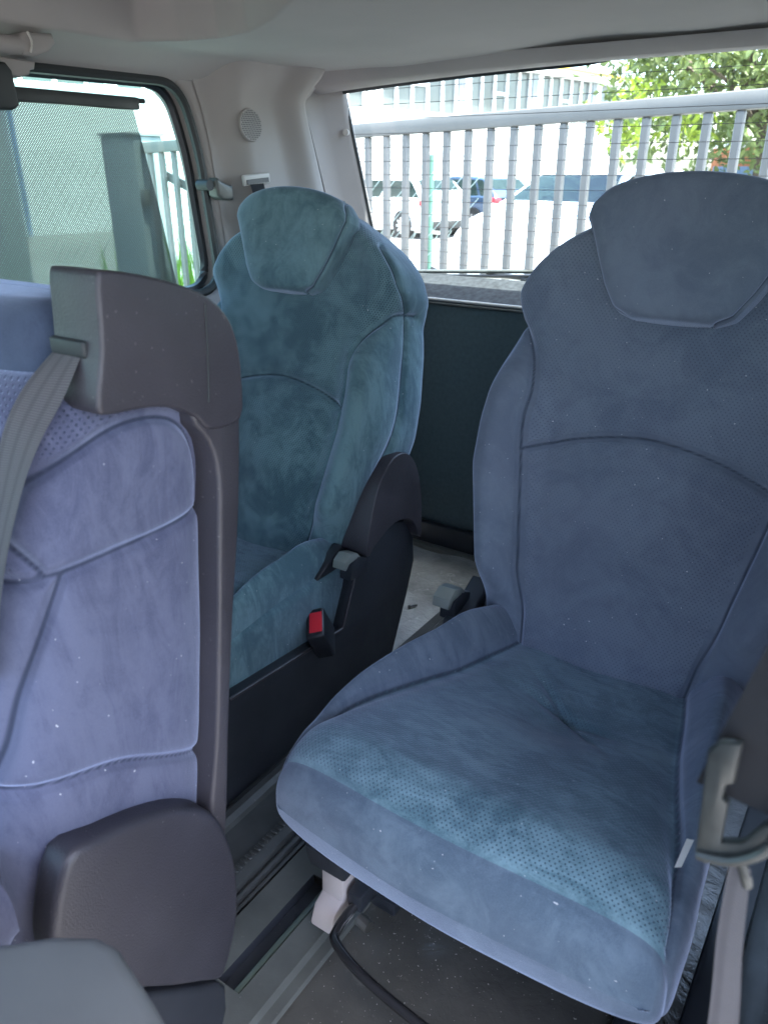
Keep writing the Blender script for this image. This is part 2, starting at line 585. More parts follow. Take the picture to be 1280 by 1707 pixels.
def seg_dist(P, poly):
    """distance of points (K,2) to a polyline"""
    best = np.full(len(P), 1e9)
    for a, b in zip(poly[:-1], poly[1:]):
        ab = b - a
        t = np.clip(((P - a) @ ab) / max(ab @ ab, 1e-12), 0, 1)
        best = np.minimum(best, np.linalg.norm(P - (a + t[:, None] * ab), axis=1))
    return best

def grid_normals(P):
    du = np.zeros_like(P)
    dv = np.zeros_like(P)
    du[:, 1:-1] = P[:, 2:] - P[:, :-2]
    du[:, 0] = du[:, -1] = P[:, 1] - P[:, -2]
    dv[1:-1] = P[2:] - P[:-2]
    dv[0] = P[1] - P[0]
    dv[-1] = P[-1] - P[-2]
    n = np.cross(du, dv)
    l = np.linalg.norm(n, axis=2, keepdims=True)
    n = n / np.maximum(l, 1e-12)
    cen = P.mean(axis=(0, 1))
    if ((P - cen) * n).sum() < 0:
        n = -n
    return n

def upholster(P, QS, seams, depth=.006, width=.0045, puff=.007, wrinkle=.0015, seed=0):
    """press stitched seams into a grid surface and puff the stuffing between them"""
    n = grid_normals(P)
    flat = QS.reshape(-1, 2)
    d = np.full(len(flat), 1e9)
    for s in seams:
        d = np.minimum(d, seg_dist(flat, np.array(s, float)))
    d = d.reshape(P.shape[:2])
    off = -depth * np.exp(-(d / width) ** 2) - puff * np.exp(-d / .022)
    r = np.random.default_rng(seed)
    w = np.zeros_like(d)
    for k in range(14):
        f = r.normal(0, 1, 3) * r.uniform(6, 24)
        w += np.sin(P @ f + r.uniform(0, 6.28)) / 14 ** .5
    off = off + wrinkle * w
    return P + n * off[..., None], d

def panel_objects(P, UV, cls, panels, perf, parent, mat='fabric', seam=None, mat2=None):
    """cut one grid surface into its sewn panels: a mesh per panel, all with the shared normals"""
    n = grid_normals(P)
    Rr, Nn = P.shape[:2]
    idx = np.arange(Rr * Nn).reshape(Rr, Nn)
    quads = np.stack([idx[:-1, :-1], idx[:-1, 1:], idx[1:, 1:], idx[1:, :-1]], -1).reshape(-1, 4)
    # orient
    a, b, c = (P.reshape(-1, 3)[quads[:, k]] for k in (0, 1, 2))
    fn = np.cross(b - a, c - a)
    if (fn * n.reshape(-1, 3)[quads[:, 0]]).sum() < 0:
        quads = quads[:, ::-1]
    cl = cls.reshape(-1)
    res = {}
    for k, (name, pname, haspf) in enumerate(panels):
        q = quads[cl == k]
        if len(q) == 0:
            continue
        used, inv = np.unique(q, return_inverse=True)
        q2 = inv.reshape(-1, 4)
        me = bpy.data.meshes.new(name)
        me.from_pydata(P.reshape(-1, 3)[used].tolist(), [], q2.tolist())
        uvl = me.uv_layers.new(name='UVMap')
        li = np.empty(len(me.loops), dtype=np.int32)
        me.loops.foreach_get('vertex_index', li)
        uvl.data.foreach_set('uv', UV.reshape(-1, 2)[used][li].astype(np.float32).ravel())
        at = me.attributes.new('perf', 'FLOAT', 'POINT')
        at.data.foreach_set('value', (perf.reshape(-1)[used] * (1.0 if haspf else 0.0)).astype(np.float32))
        if seam is not None:
            at = me.attributes.new('seam', 'FLOAT', 'POINT')
            at.data.foreach_set('value', np.clip(1 - seam.reshape(-1)[used] / .012, 0, 1).astype(np.float32))
        me.polygons.foreach_set('use_smooth', [True] * len(me.polygons))
        me.normals_split_custom_set_from_vertices(n.reshape(-1, 3)[used].tolist())
        par = parent if pname is None else res[pname]
        key = name if name not in res else name + str(k)
        res[key] = link(name, me, ('fabric_front' if name == 'cushion_front' else mat2) if (mat2 and pname is not None) else mat, par)
    return res

def sym(poly):
    return [poly, [(-q, s) for q, s in poly]]

def curve2(pts, n=10):
    return [tuple(p) for p in catmull(pts, n)]

REC = R(18)
HINGE = (0.50, 0.40)                      # y, z of the backrest's foot inside a seat
def back_xyz(x, s, d):
    y = HINGE[0] + s * math.sin(REC) - d * math.cos(REC)
    z = HINGE[1] + s * math.cos(REC) + d * math.sin(REC)
    return np.stack([x, y, z], -1)

def build_backrest(parent):
    N = 300
    s_end = .735
    rows = np.concatenate([np.linspace(-.05, -.02, 14)[:-1], np.linspace(-.02, .69, 200)[:-1], np.linspace(.69, s_end, 26)])
    W = lerp_tab(rows, [(-.05, .222), (0, .232), (.05, .242), (.15, .268), (.28, .298), (.36, .298), (.46, .285), (.525, .272), (.585, .286), (.63, .268), (.67, .228), (.70, .18), (s_end, .12)])
    T = lerp_tab(rows, [(-.05, .19), (.2, .22), (.5, .2), (.69, .15), (s_end, .10)])
    P = np.zeros((len(rows), N, 3))
    QS = np.zeros((len(rows), N, 2))
    for i, s in enumerate(rows):
        e = 1.0
        if s < -.02:
            e = max(0, (1 - (1 - (s + .05) / .03) ** 3)) ** (1 / 3)
        if s > .69:
            e = max(0, 1 - ((s - .69) / (s_end - .69)) ** 3) ** (1 / 3)
        if i in (0, len(rows) - 1):
            e = 1e-4
        w, t = W[i] * (.86 + .14 * e), T[i] / 2 * e
        X, D, q = se_ring(w, t, 5.5, N)
        front = ss(D / max(t, 1e-6), -.1, .6)
        D = D - T[i] / 2 + .004
        a = np.abs(X) / W[i]
        win = ss(s, .02, .12) * (1 - ss(s, .40, .53))
        D = D + front * win * .062 * ss(a, .52, .88) * (1 - .35 * ss(a, .92, 1.0))
        D = D + front * (.020 * np.exp(-((s - .20) / .12) ** 2) * (1 - ss(a, 0, .65)))          # lumbar
        D = D + front * ss(s, .54, .60) * (1 - ss(s, .66, .72)) * .02 * ss(a, .6, .9)
        P[i] = back_xyz(X, np.full(N, s), D)
        QS[i, :, 0] = q
        QS[i, :, 1] = s
    # stitched lines in (way round the ring, height)
    vert = curve2([(.140, -.06), (.145, -.01), (.165, .12), (.190, .26), (.203, .36), (.200, .43), (.225, .49), (.275, .53), (.36, .545)])
    arch = curve2([(-.20, .318), (-.12, .352), (0, .372), (.12, .352), (.20, .318)])
    side = curve2([(.280, -.06), (.285, -.01), (.315, .15), (.355, .3), (.345, .45), (.315, .55), (.275, .62), (.225, .68)])
    rear = curve2([(.39, -.06), (.395, -.01), (.43, .15), (.46, .3), (.44, .5), (.37, .65), (.25, .75)])
    seams = sym(vert) + [arch] + sym(side) + sym(rear)
    P, d = upholster(P, QS, seams, depth=.0065, width=.0065, puff=.006, wrinkle=.0012, seed=3)
    q = (QS[:-1, :-1, 0] + QS[1:, 1:, 0]) / 2
    s = (QS[:-1, :-1, 1] + QS[1:, 1:, 1]) / 2
    va = np.array(vert)
    lim = np.interp(s, va[:, 1], va[:, 0])
    ar = np.array(arch)
    sa = np.array(side)
    ra = np.array(rear)
    lims = np.interp(s, sa[:, 1], sa[:, 0])
    limr = np.interp(s, ra[:, 1], ra[:, 0])
    aq = np.abs(q)
    ys = np.interp(q, ar[:, 0], ar[:, 1])
    cls = np.full(q.shape, 0)
    cls[(aq < lim) & (s < ys)] = 1
    cls[(q >= lim) & (q < lims)] = 2
    cls[(q <= -lim) & (q > -lims)] = 3
    cls[(q >= lims) & (q < limr)] = 4
    cls[(q <= -lims) & (q > -limr)] = 5
    cls[aq >= limr] = 6
    perf = ss(d, .006, .012)
    return panel_objects(P, QS, cls, [('backrest', None, True), ('lumbar_panel', 'backrest', True), ('bolster', 'backrest', False),
                                      ('bolster', 'backrest', False), ('side_panel', 'backrest', False), ('side_panel', 'backrest', False), ('rear_cover', 'backrest', False)], perf, parent, seam=d)

def build_headrest(parent):
    N = 220
    s0, s1 = .552, .768
    rows = s0 + (s1 - s0) * (1 - np.cos(np.linspace(0, math.pi, 90))) / 2
    W = lerp_tab(rows, [(s0, .070), (s0 + .012, .098), (.60, .122), (.64, .142), (.68, .160), (.715, .172), (.745, .170), (s1, .155)])
    P = np.zeros((len(rows), N, 3))
    QS = np.zeros((len(rows), N, 2))
    for i, s in enumerate(rows):
        f = (s - s0) / (s1 - s0)
        e = max(2e-3, 1 - abs(2 * f - 1) ** 5) ** (1 / 5)
        X, D, q = se_ring(W[i] * .95 * (.84 + .16 * e), .052 * (.3 + .7 * e) * (1 if 0 < i < len(rows) - 1 else .02), 3.6, N)
        D = D + .022 + .012 * (f - .3)
        front = ss(D, .0, .05)
        D = D - front * .012 * np.exp(-(X / .09) ** 2) * math.exp(-((f - .5) / .3) ** 2)
        S = s - .034 * (np.abs(X) / .17) ** 2 * ss(np.array([s]), .67, .77)[0]
        P[i] = back_xyz(X, S, D)
        QS[i, :, 0] = q
        QS[i, :, 1] = s
    edge = []
    for i in range(0, len(rows), 3):
        edge.append((W[i] * (.92) + .012, rows[i]))
    P, d = upholster(P, QS, sym(edge), depth=.003, width=.0035, puff=.003, wrinkle=.0009, seed=9)
    cls = np.zeros((len(rows) - 1, N - 1), int)
    qq = np.abs((QS[:-1, :-1, 0] + QS[1:, 1:, 0]) / 2)
    sm = (QS[:-1, :-1, 1] + QS[1:, 1:, 1]) / 2
    ea = np.array(edge)
    cls[qq > np.interp(sm, ea[:, 1], ea[:, 0])] = 1
    r = panel_objects(P, QS, cls, [('headrest', None, False), ('headrest_gusset', 'headrest', False)], np.zeros(P.shape[:2]), parent, seam=d)
    return r

def build_cushion(parent):
    N = 320
    L = .60
    RF = .095
    rows = np.concatenate([np.linspace(0, RF, 44)[:-1], np.linspace(RF, .56, 130)[:-1], np.linspace(.56, L, 12)])
    W = lerp_tab(rows, [(0, .284), (.08, .282), (.2, .270), (.35, .250), (L, .228)])
    Z = lerp_tab(rows, [(0, .452), (.08, .456), (.2, .432), (.35, .398), (L, .378)])
    B = lerp_tab(rows, [(0, .205), (.1, .205), (.25, .225), (.4, .25), (L, .26)])
    side = curve2([(.283, .035), (.272, .070), (.238, .15), (.200, .25), (.165, .37), (.138, .50), (.13, .60)])
    sarr = np.array(side)
    P = np.zeros((len(rows), N, 3))
    QS = np.zeros((len(rows), N, 2))
    for i, y in enumerate(rows):
        e = 1.0
        if y < RF:
            e = max(0, 1 - (1 - y / RF) ** 2.5) ** (1 / 2.5)
        if y > .56:
            e = max(0, 1 - ((y - .56) / (L - .56)) ** 3) ** (1 / 3)
        if i in (0, len(rows) - 1):
            e = 1e-4
        t = (Z[i] - B[i]) / 2
        lowf = 1 - ss(y, .0, .12)
        X, D, q = se_ring(W[i] * (.90 + .10 * e), t * e, 4.0, N)
        top = ss(D / (t * e + 1e-9), -.2, .6)
        zc = (Z[i] + B[i]) / 2
        a = np.abs(X) / W[i]
        win = ss(y, .03, .15) * (1 - .40 * ss(y, .40, .56))
        sq = float(np.interp(y, sarr[:, 1], sarr[:, 0]))
        D = D + top * win * .080 * ss(np.abs(X), sq - .012, sq + .060) * (1 - .30 * ss(a, .86, 1.0))
        D = D - top * .012 * (1 - ss(a, 0, .8)) * ss(y, .1, .3)
        # sat-in hollow with a few creases
        D = D - top * .013 * np.exp(-((X - .03) / .07) ** 2 - ((y - .30) / .05) ** 2)
        D = D - top * .008 * np.exp(-((X - .03 + (y - .33) * 1.2) / .010) ** 2) * np.exp(-((y - .35) / .06) ** 2)
        D = D - top * .008 * np.exp(-((y - .345 + .25 * X) / .008) ** 2) * np.exp(-((X - .02) / .07) ** 2)
        yy = y - .022 * (1 - a ** 2) * (1 - ss(y, 0, .3)) + ss(-D, .0, .14) * .035 * (1 - ss(y, .0, .25))
        P[i] = np.stack([X - .020 * (1 - ss(y, .1, .5)), yy, zc + D], -1)
        QS[i, :, 0] = q
        QS[i, :, 1] = y
    fr = [(q, .022) for q in np.linspace(-.7, .7, 60)]
    low = curve2([(.385, .09), (.38, .12), (.365, .3), (.34, .60)])
    P, d = upholster(P, QS, sym(side) + sym(low), depth=.0065, width=.0065, puff=.008, wrinkle=.0015, seed=5)
    P, d2 = upholster(P, QS, [fr], depth=.0022, width=.006, puff=.0, wrinkle=0, seed=5)
    d = np.minimum(d, d2 + .0035)
    q = (QS[:-1, :-1, 0] + QS[1:, 1:, 0]) / 2
    s = (QS[:-1, :-1, 1] + QS[1:, 1:, 1]) / 2
    sa = np.array(side)
    lim = np.interp(s, sa[:, 1], sa[:, 0])
    aq = np.abs(q)
    cls = np.zeros(q.shape, int)
    cls[(q >= lim)] = 2
    cls[(q <= -lim)] = 3
    cls[(aq > .385)] = 4
    cls[(s < .022)] = 1
    perf = ss(d, .006, .012)
    mid_c = P[:, N // 2]
    run = np.r_[0, np.cumsum(np.linalg.norm(np.diff(mid_c, axis=0), axis=1))]
    UVc = QS.copy()
    UVc[:, :, 0] = P[:, :, 0]
    UVc[:, :, 1] = run[:, None]
    return panel_objects(P, UVc, cls, [('cushion', None, True), ('cushion_front', 'cushion', False), ('cushion_bolster', 'cushion', False),
                                      ('cushion_bolster', 'cushion', False), ('cushion_underside', 'cushion', False)], perf, parent, 'fabric_cushion', d, 'fabric_violet')

# ------------------------------------------------------------------ the van: floor, walls, roof, tailgate
def structure(o, label):
    o['kind'] = 'structure'
    o['label'] = label
    return o

def grid_mesh(name, P, mat, parent=None, wc=True, thick=0.0, sharp=60):
    Rr, Nn = P.shape[:2]
    idx = np.arange(Rr * Nn).reshape(Rr, Nn)
    quads = np.stack([idx[:-1, :-1], idx[:-1, 1:], idx[1:, 1:], idx[1:, :-1]], -1).reshape(-1, 4)
    me = bpy.data.meshes.new(name)
    me.from_pydata(P.reshape(-1, 3).tolist(), [], quads.tolist())
    uvl = me.uv_layers.new(name='UVMap')
    li = np.empty(len(me.loops), dtype=np.int32)
    me.loops.foreach_get('vertex_index', li)
    gu = np.zeros((Rr, Nn, 2))
    gu[:, 1:, 0] = np.cumsum(np.linalg.norm(np.diff(P, axis=1), axis=2), 1)
    gu[1:, :, 1] = np.cumsum(np.linalg.norm(np.diff(P, axis=0), axis=2), 0)
    uvl.data.foreach_set('uv', gu.reshape(-1, 2)[li].astype(np.float32).ravel())
    me.polygons.foreach_set('use_smooth', [True] * len(me.polygons))
    me.set_sharp_from_angle(angle=R(sharp))
    return link(name, me, mat, parent, wc)

XL, XR = -1.50, 0.06

# floor: front rubber floor and load floor are one embossed sheet
gx = np.linspace(-1.5, .06, 80)
gy = np.linspace(-1.0, 2.02, 150)
X, Y = np.meshgrid(gx, gy)
Zf = .0015 * np.sin(9 * X + 3 * Y) * np.sin(7 * Y) + .004 * np.exp(-((Y - 1.93) / .04) ** 2)
floor = structure(grid_mesh('floor', np.stack([X, Y, Zf], -1), 'floor'), 'embossed dark rubber van floor running back to the tailgate')
box('underbody', (-.72, .5, -.08), (1.6, 3.1, .10), 'black', floor)
Xm, Ym = np.meshgrid(np.linspace(-1.46, .02, 120), np.linspace(1.22, 1.955, 70))
Zm = .012 + .004 * np.sin(13 * Xm + 4 * Ym) * np.sin(9 * Ym - 3 * Xm) + .003 * np.sin(31 * Xm - 12 * Ym)
grid_mesh('load_mat', np.stack([Xm, Ym, Zm], -1), 'load_mat', floor)
box('floor_edge_trim', (-1.0, 1.965, .012), (.9, .03, .024), 'rail', floor, bevel=.008)

# the seat rail along the floor: a stepped moulding swept along the van
def sweep_y(name, prof, y0, y1, mat, parent, n=2):
    ys = np.linspace(y0, y1, n)
    P = np.array([[(x, y, z) for x, z in prof] for y in ys])
    return grid_mesh(name, P, mat, parent, sharp=25)

rail = thing('floor_rail', 'long grey seat rail moulding on the floor between the seats', 'rail', (-.70, .5, 0))
sweep_y('rail_plate', [(-.700, .004), (-.698, .022), (-.645, .024), (-.644, .024)], -.4, 1.9, 'rail', rail)
sweep_y('rail_plate', [(-.602, .024), (-.600, .024), (-.560, .024), (-.556, .010), (-.540, .009), (-.536, .004)], -.4, 1.9, 'rail', rail)
for ya, yb in ((-.4, .505), (.735, 1.9)):
    sweep_y('slot_cover', [(-.644, .024), (-.602, .024)], ya, yb, 'rail', rail)
sweep_y('slot_wall', [(-.644, .024), (-.643, .004), (-.603, .004), (-.602, .024)], .505, .735, 'black', rail)
box('slot_strip', (-.611, .62, .013), (.010, .225, .012), 'slot_green', rail, bevel=.002)
prof = [(-.705, .004), (-.706, .016), (-.711, .017), (-.713, .009), (-.718, .009), (-.720, .018), (-.726, .019), (-.728, .010), (-.736, .010), (-.738, .024), (-.748, .026)]
sweep_y('ridge_strip', prof, -.4, 1.9, 'rail_dark', rail)
sweep_y('sill_tread', [(-.748, .026), (-.752, .027), (-.770, .027), (-.772, .024), (-.835, .024), (-.838, .034), (-.848, .040), (-.862, .040), (-.872, .032), (-.874, .024), (-.905, .022), (-.91, .004)], -.4, 1.9, 'rail_dark', rail)
for k in range(34):
    box('tread_rib', (-.761, .50 + k * .0115, .0285), (.014, .005, .004), 'rail_dark', rail, bevel=.001, seg=1)

# left side wall with its window
def rounded_poly(corners, rad, n=8):
    out = []
    L = len(corners)
    for i in range(L):
        p0, p1, p2 = (np.array(corners[(i + k) % L], float) for k in (-1, 0, 1))
        r = rad[i] if isinstance(rad, (list, tuple)) else rad
        a = p1 + (p0 - p1) / np.linalg.norm(p0 - p1) * r
        b = p1 + (p2 - p1) / np.linalg.norm(p2 - p1) * r
        for k in range(n + 1):
            t = k / n
            out.append((1 - t) ** 2 * a + 2 * t * (1 - t) * p1 + t * t * b)
    return np.array(out)

def dense(poly, step=.02):
    out = []
    L = len(poly)
    for i in range(L):
        a, b = poly[i], poly[(i + 1) % L]
        k = max(1, int(np.linalg.norm(b - a) / step))
        for j in range(k):
            out.append(a + (b - a) * j / k)
    return np.array(out)

win = dense(rounded_poly([(.30, .845), (1.487, .862), (1.452, 1.19), (1.405, 1.340), (.30, 1.330)], [.05, .075, .06, .07, .05]), .025)
cw = np.array([.9, 1.1])
def to_rect(p, x0, x1, z0, z1):
    d = p - cw
    t = 1e9
    if d[0] > 1e-9: t = min(t, (x1 - cw[0]) / d[0])
    if d[0] < -1e-9: t = min(t, (x0 - cw[0]) / d[0])
    if d[1] > 1e-9: t = min(t, (z1 - cw[1]) / d[1])
    if d[1] < -1e-9: t = min(t, (z0 - cw[1]) / d[1])
    return cw + d * t
n = len(win)
outer = np.array([to_rect(p, .22, 1.75, -.1, 1.52) for p in win])
rows = []
for k, f in enumerate((0, .04, .25, .6, 1.0)):
    q = win + (outer - win) * f
    x = XL + (0.0 if k else -.012)
    rows.append(np.c_[np.full(n, x), q])
rows.insert(0, np.c_[np.full(n, XL - .06), cw + (win - cw) * .985])
Pw = np.array(rows)
Pw = np.concatenate([Pw, Pw[:, :1]], 1)
wall = structure(grid_mesh('side_wall', Pw, 'trim'), 'pale grey plastic side wall trim around the left window')
seal_in = cw + (win - cw) * .978
tube('window_seal', np.c_[np.full(n, XL - .006), seal_in], .011, 'rubber', wall, seg=8, smooth_n=1, closed=True)
tube('window_seal', np.c_[np.full(n, XL - .048), cw + (win - cw) * .968], .012, 'black', wall, seg=6, smooth_n=1, closed=True)
bmw = bmesh.new()
bmw.faces.new([bmw.verts.new((XL - .055, *p)) for p in (cw + (win - cw) * .985)])
bm_obj('window_glass', bmw, 'glass_side', wall, True, smooth=False)

# rear pillar trim: one moulded panel, bulged, from the window to the tailgate opening
ys = np.linspace(1.50, 1.845, 40)
zs = np.linspace(.05, 1.405, 70)
Yp, Zp = np.meshgrid(ys, zs)
ylead = np.interp(Zp, [.86, 1.0, 1.19, 1.28, 1.34, 1.42], [1.505, 1.492, 1.470, 1.452, 1.430, 1.40])
yend = 1.765 + (1.28 - Zp) * .36 + .10 * ss(Zp, 1.30, 1.40)
f = (Yp - 1.50) / .345
Yp = ylead + f * (yend - ylead)
Xp = XL + .004 + .045 * ss(f, .02, .30) + .035 * ss(f, .62, .86) - .040 * ss(f, .93, 1.0)
Xp = Xp + .030 * ss(Zp, 1.28, 1.42) * ss(f, .05, .4)
pillar = structure(grid_mesh('pillar_trim', np.stack([Xp, Yp, Zp], -1), 'trim'), 'moulded grey plastic trim over the rear pillar')
# speaker grille
def disc(name, c, r, nrm, mat, parent, thick=.004, seg=40):
    bm = bmesh.new()
    bmesh.ops.create_cone(bm, cap_ends=True, segments=seg, radius1=r, radius2=r * .94, depth=thick,
                          matrix=Matrix.Translation(Vector(c)) @ Vector(nrm).to_track_quat('Z', 'Y').to_matrix().to_4x4())
    return bm_obj(name, bm, mat, parent, True)
gc = Vector((XL + .0545, 1.560, 1.252))
grille = disc('speaker_grille', gc, .038, (1, -.05, .08), 'trim', pillar, .004)
hb = bmesh.new()
for i in range(-9, 10):
    for j in range(-10, 11):
        yy = (j + (.5 if i % 2 else 0)) * .0052
        zz = i * .0045
        if yy * yy + zz * zz < .0335 ** 2:
            bmesh.ops.create_circle(hb, cap_ends=True, segments=6, radius=.0018,
                                    matrix=Matrix.Translation(gc + Vector((.0026 - zz * .08 + yy * .05, yy, zz))) @ Matrix.Rotation(R(90), 4, 'Y'))
go = bm_obj('grille_holes', hb, 'black', grille, True, smooth=False)
go['kind'] = 'stuff'
# belt slot and its belt
bz = box('belt_bezel', (XL + .052, 1.570, 1.130), (.010, .098, .026), 'bezel', pillar, rot=Matrix.Rotation(R(4), 3, 'X'), bevel=.0045, seg=3)
box('belt_slot', (XL + .0575, 1.570, 1.126), (.004, .080, .011), 'black', pillar, rot=Matrix.Rotation(R(4), 3, 'X'))
belt3 = thing('rear_seat_belt', 'dark seat belt hanging from the slot in the rear pillar', 'seat belt', (XL + .06, 1.565, .75))
strip('webbing', [(XL + .053, 1.543, 1.127), (XL + .066, 1.542, 1.09), (XL + .072, 1.545, 1.03), (XL + .08, 1.557, .93), (XL + .08, 1.565, .75)],
      [(XL + .053, 1.593, 1.127), (XL + .066, 1.591, 1.09), (XL + .074, 1.587, 1.03), (XL + .082, 1.585, .93), (XL + .082, 1.595, .75)], 'webbing_dark', belt3)
prism('tongue', [(1.523, 1.075), (1.535, 1.083), (1.547, 1.060), (1.590, 1.052), (1.593, 1.035), (1.545, 1.030), (1.525, 1.040)], 'x', XL + .066, XL + .082, 'black', belt3, bevel=.003, seg=2)

# tailgate: frame, glass, ledge, inner panel (built leaning with the glass)
def tg(x, s, d=0.0):
    """point on the leaning tailgate: s = height along the glass line, d = inwards"""
    z = .855 + s
    y = 2.150 - .37 * s - d
    return (x, y, z)
tail = structure(box('tailgate', (-.72, 2.035, .40), (1.56, .05, .80), 'carpet', None, bevel=.01), 'dark felt covered inner panel of the tailgate below the rear window')
box('panel_foot', (-.72, 1.995, .045), (1.50, .03, .09), 'black', tail, bevel=.008)
prism('ledge', [(1.995, .790), (1.998, .806), (2.02, .815), (2.13, .858), (2.15, .850), (2.15, .79)], 'x', -1.46, .02, 'ledge', tail, bevel=0)
tube('ledge_strip', [(-1.46, 1.996, .806), (-.9, 1.996, .806), (.02, 1.996, .806)], .0042, 'bezel', tail, smooth_n=1)
tube('ledge_strip', [(-1.46, 1.990, .796), (-.9, 1.990, .796), (.02, 1.990, .796)], .0030, 'rail', tail, smooth_n=1)
gw = [tg(-1.468, -.03, 0), tg(.04, -.03, 0), tg(.04, .60, 0), tg(-1.468, .60, 0)]
bg_ = bmesh.new()
bg_.faces.new([bg_.verts.new(p) for p in gw])
bm_obj('rear_glass', bg_, 'glass_rear', tail, True, smooth=False)
for k in range(14):
    s = .035 + k * .0355
    tube('defroster_wire', [tg(-1.455, s, .004), tg(-.75, s, .004), tg(.03, s, .004)], .00075, 'defrost', tail, seg=5, smooth_n=1)
# frame side member
Lf, Rf = [], []
P = []
for s in np.linspace(-.06, .60, 30):
    b = .018 * ss(np.array([s]), .38, .6)[0]
    P.append([tg(-1.462, s, -.012), tg(-1.460 + b, s, .006), tg(-1.468 + b, s, .022), tg(-1.500, s, .060), tg(-1.512, s, .105 + b), tg(-1.515, s, .125 + b), tg(-1.545, s, .130 + b)])
grid_mesh('frame_side', np.array(P), 'trim', tail)
tube('glass_seal', [tg(-1.461, s, .003) for s in np.linspace(-.04, .53, 12)], .0055, 'rubber', tail, smooth_n=1)
tube('frame_plug', [tg(-1.468, .395, .020), tg(-1.463, .395, .032)], .0085, 'bezel', tail, smooth_n=1, seg=12)
P = []
for s in np.linspace(-.06, .60, 24):
    P.append([tg(-1.53, s, .128), tg(-1.53, s, .20), tg(-1.56, s, .24)])
grid_mesh('opening_seal', np.array(P), 'rubber', tail)
# upper member of the tailgate, seen under the roof edge
P = []
for x in np.linspace(-1.50, .06, 60):
    dz = .030 * ((x + .55) / .95) ** 2 * (1 if x < -.55 else .15)
    P.append([(x, 1.80, 1.395), (x, 1.84, 1.372 - dz * .5), (x, 1.90, 1.372 - dz), (x, 1.945, 1.380 - dz), (x, 1.955, 1.40 - dz), (x, 1.97, 1.46)])
grid_mesh('frame_top', np.array(P), 'trim', tail)
P = []
for x in np.linspace(-1.46, -.62, 40):
    dz = .030 * ((x + .55) / .95) ** 2
    e = ss(np.array([x]), -.78, -.62)[0]
    P.append([(x, 1.947, 1.384 - dz), (x, 1.954, 1.372 - dz + .012 * e), (x, 1.963, 1.375 - dz + .012 * e), (x, 1.965, 1.40)])
grid_mesh('top_seal', np.array(P), 'rubber', tail)
wp = thing('rear_wiper', 'black rear wiper lying outside along the foot of the rear window', 'wiper', tg(-1.0, .03, -.03))
tube('blade', [tg(-1.36, -.002, -.035), tg(-1.15, .012, -.035), tg(-.93, .026, -.035)], .006, 'rail', wp, smooth_n=2)
tube('rubber_strip', [tg(-1.37, -.014, -.028), tg(-1.15, .000, -.028), tg(-.92, .014, -.028)], .004, 'black', wp, smooth_n=2)
tube('arm', [tg(-1.10, .012, -.045), tg(-1.0, .004, -.05), tg(-.86, .022, -.05), tg(-.78, .03, -.045)], .007, 'black', wp)
prism('arm_cover', [(-.98, .845), (-.80, .850), (-.70, .880), (-.74, .895), (-.90, .872), (-.98, .860)], 'y', 2.17, 2.20, 'black', wp, bevel=.004)
tube('linkage', [tg(-1.25, -.012, -.04), tg(-1.05, .0, -.05), tg(-.95, -.005, -.045)], .005, 'chrome', wp)

# headliner: raised middle, rounded cant rail down to the window
gx = np.r_[np.linspace(-1.53, -1.2, 80), np.linspace(-1.195, .10, 150)]
gy = np.r_[np.linspace(-1.0, .7, 60), np.linspace(.705, 1.30, 150), np.linspace(1.31, 1.86, 50)]
X, Y = np.meshgrid(gx, gy)
yb = np.interp(X, [-1.5, -1.42, -1.34, -1.25, -1.16, -1.05, -.87, -.6, -.2, .1], [1.16, 1.22, 1.262, 1.278, 1.262, 1.20, 1.06, .90, .80, .78])
raise_ = ss(yb - Y, 0, .022) * ss(X, -1.425, -1.40)
Zh = 1.388 + .095 * raise_ + .016 * ss(X, -1.2, -.6)
Zh = Zh - .062 * (1 - ss(X, -1.53, -1.40)) ** 1.6
Zh = Zh - .006 * np.exp(-((Y - 1.84) / .03) ** 2)
sag = .005 * np.sin(14 * X + 4 * Y + 1.2 * np.sin(5 * Y)) * np.exp(-((Y - .95) / .22) ** 2) * (X < -.9) + .003 * np.sin(9 * X - 6 * Y) + .0025 * np.sin(23 * X + 3 * Y + 2 * np.sin(4 * X)) * ss(Y, 1.55, 1.8)
Zh = Zh + sag * raise_ * 1.4 + .5 * sag * ss(X, -1.35, -1.1) * (1 - raise_)
head = structure(grid_mesh('headliner', np.stack([X, Y, Zh], -1), 'headliner'), 'pale grey cloth headliner with a raised middle')
box('roof_skin', (-.72, .45, 1.515), (1.72, 3.2, .02), 'car_white', head)
box('roof_skin', (-.72, 1.93, 1.470), (1.62, .10, .03), 'car_white', head)
box('roof_skin', (-1.575, .45, 1.44), (.06, 3.0, .16), 'car_white', head)

# far side of the van behind and beside the camera
rw = structure(box('side_sill', (.10, 1.24, .42), (.06, 1.56, .84), 'trim', None, bevel=.01), 'lower side panel and door sill on the right')
box('pillar', (.10, 1.90, 1.12), (.06, .24, .57), 'trim', rw)
box('pillar', (.10, .47, 1.12), (.06, .34, .57), 'trim', rw)  # unseen pillar, widened to keep sun off the belt guide
box('header', (.10, 1.21, 1.37), (.06, 1.15, .09), 'trim', rw)
bmw = bmesh.new()
bmw.faces.new([bmw.verts.new(p) for p in ((.11, .64, .84), (.11, 1.78, .84), (.11, 1.78, 1.325), (.11, .64, 1.325))])
bm_obj('window_glass', bmw, 'glass_dark', rw, True, smooth=False)
box('sill_carpet', (.02, 1.2, .03), (.13, 1.5, .05), 'black', rw, bevel=.01)
box('step_trim', (.052, .70, .045), (.09, 1.0, .06), 'rail', rw, bevel=.012)
front_block = structure(box('front_light_block', (-.72, -1.05, .45), (1.70, .10, 1.10), 'rubber', None, bevel=.02), 'unseen dark panel across the front of the van, added to cut low light')  # unseen, added to block low light from the front
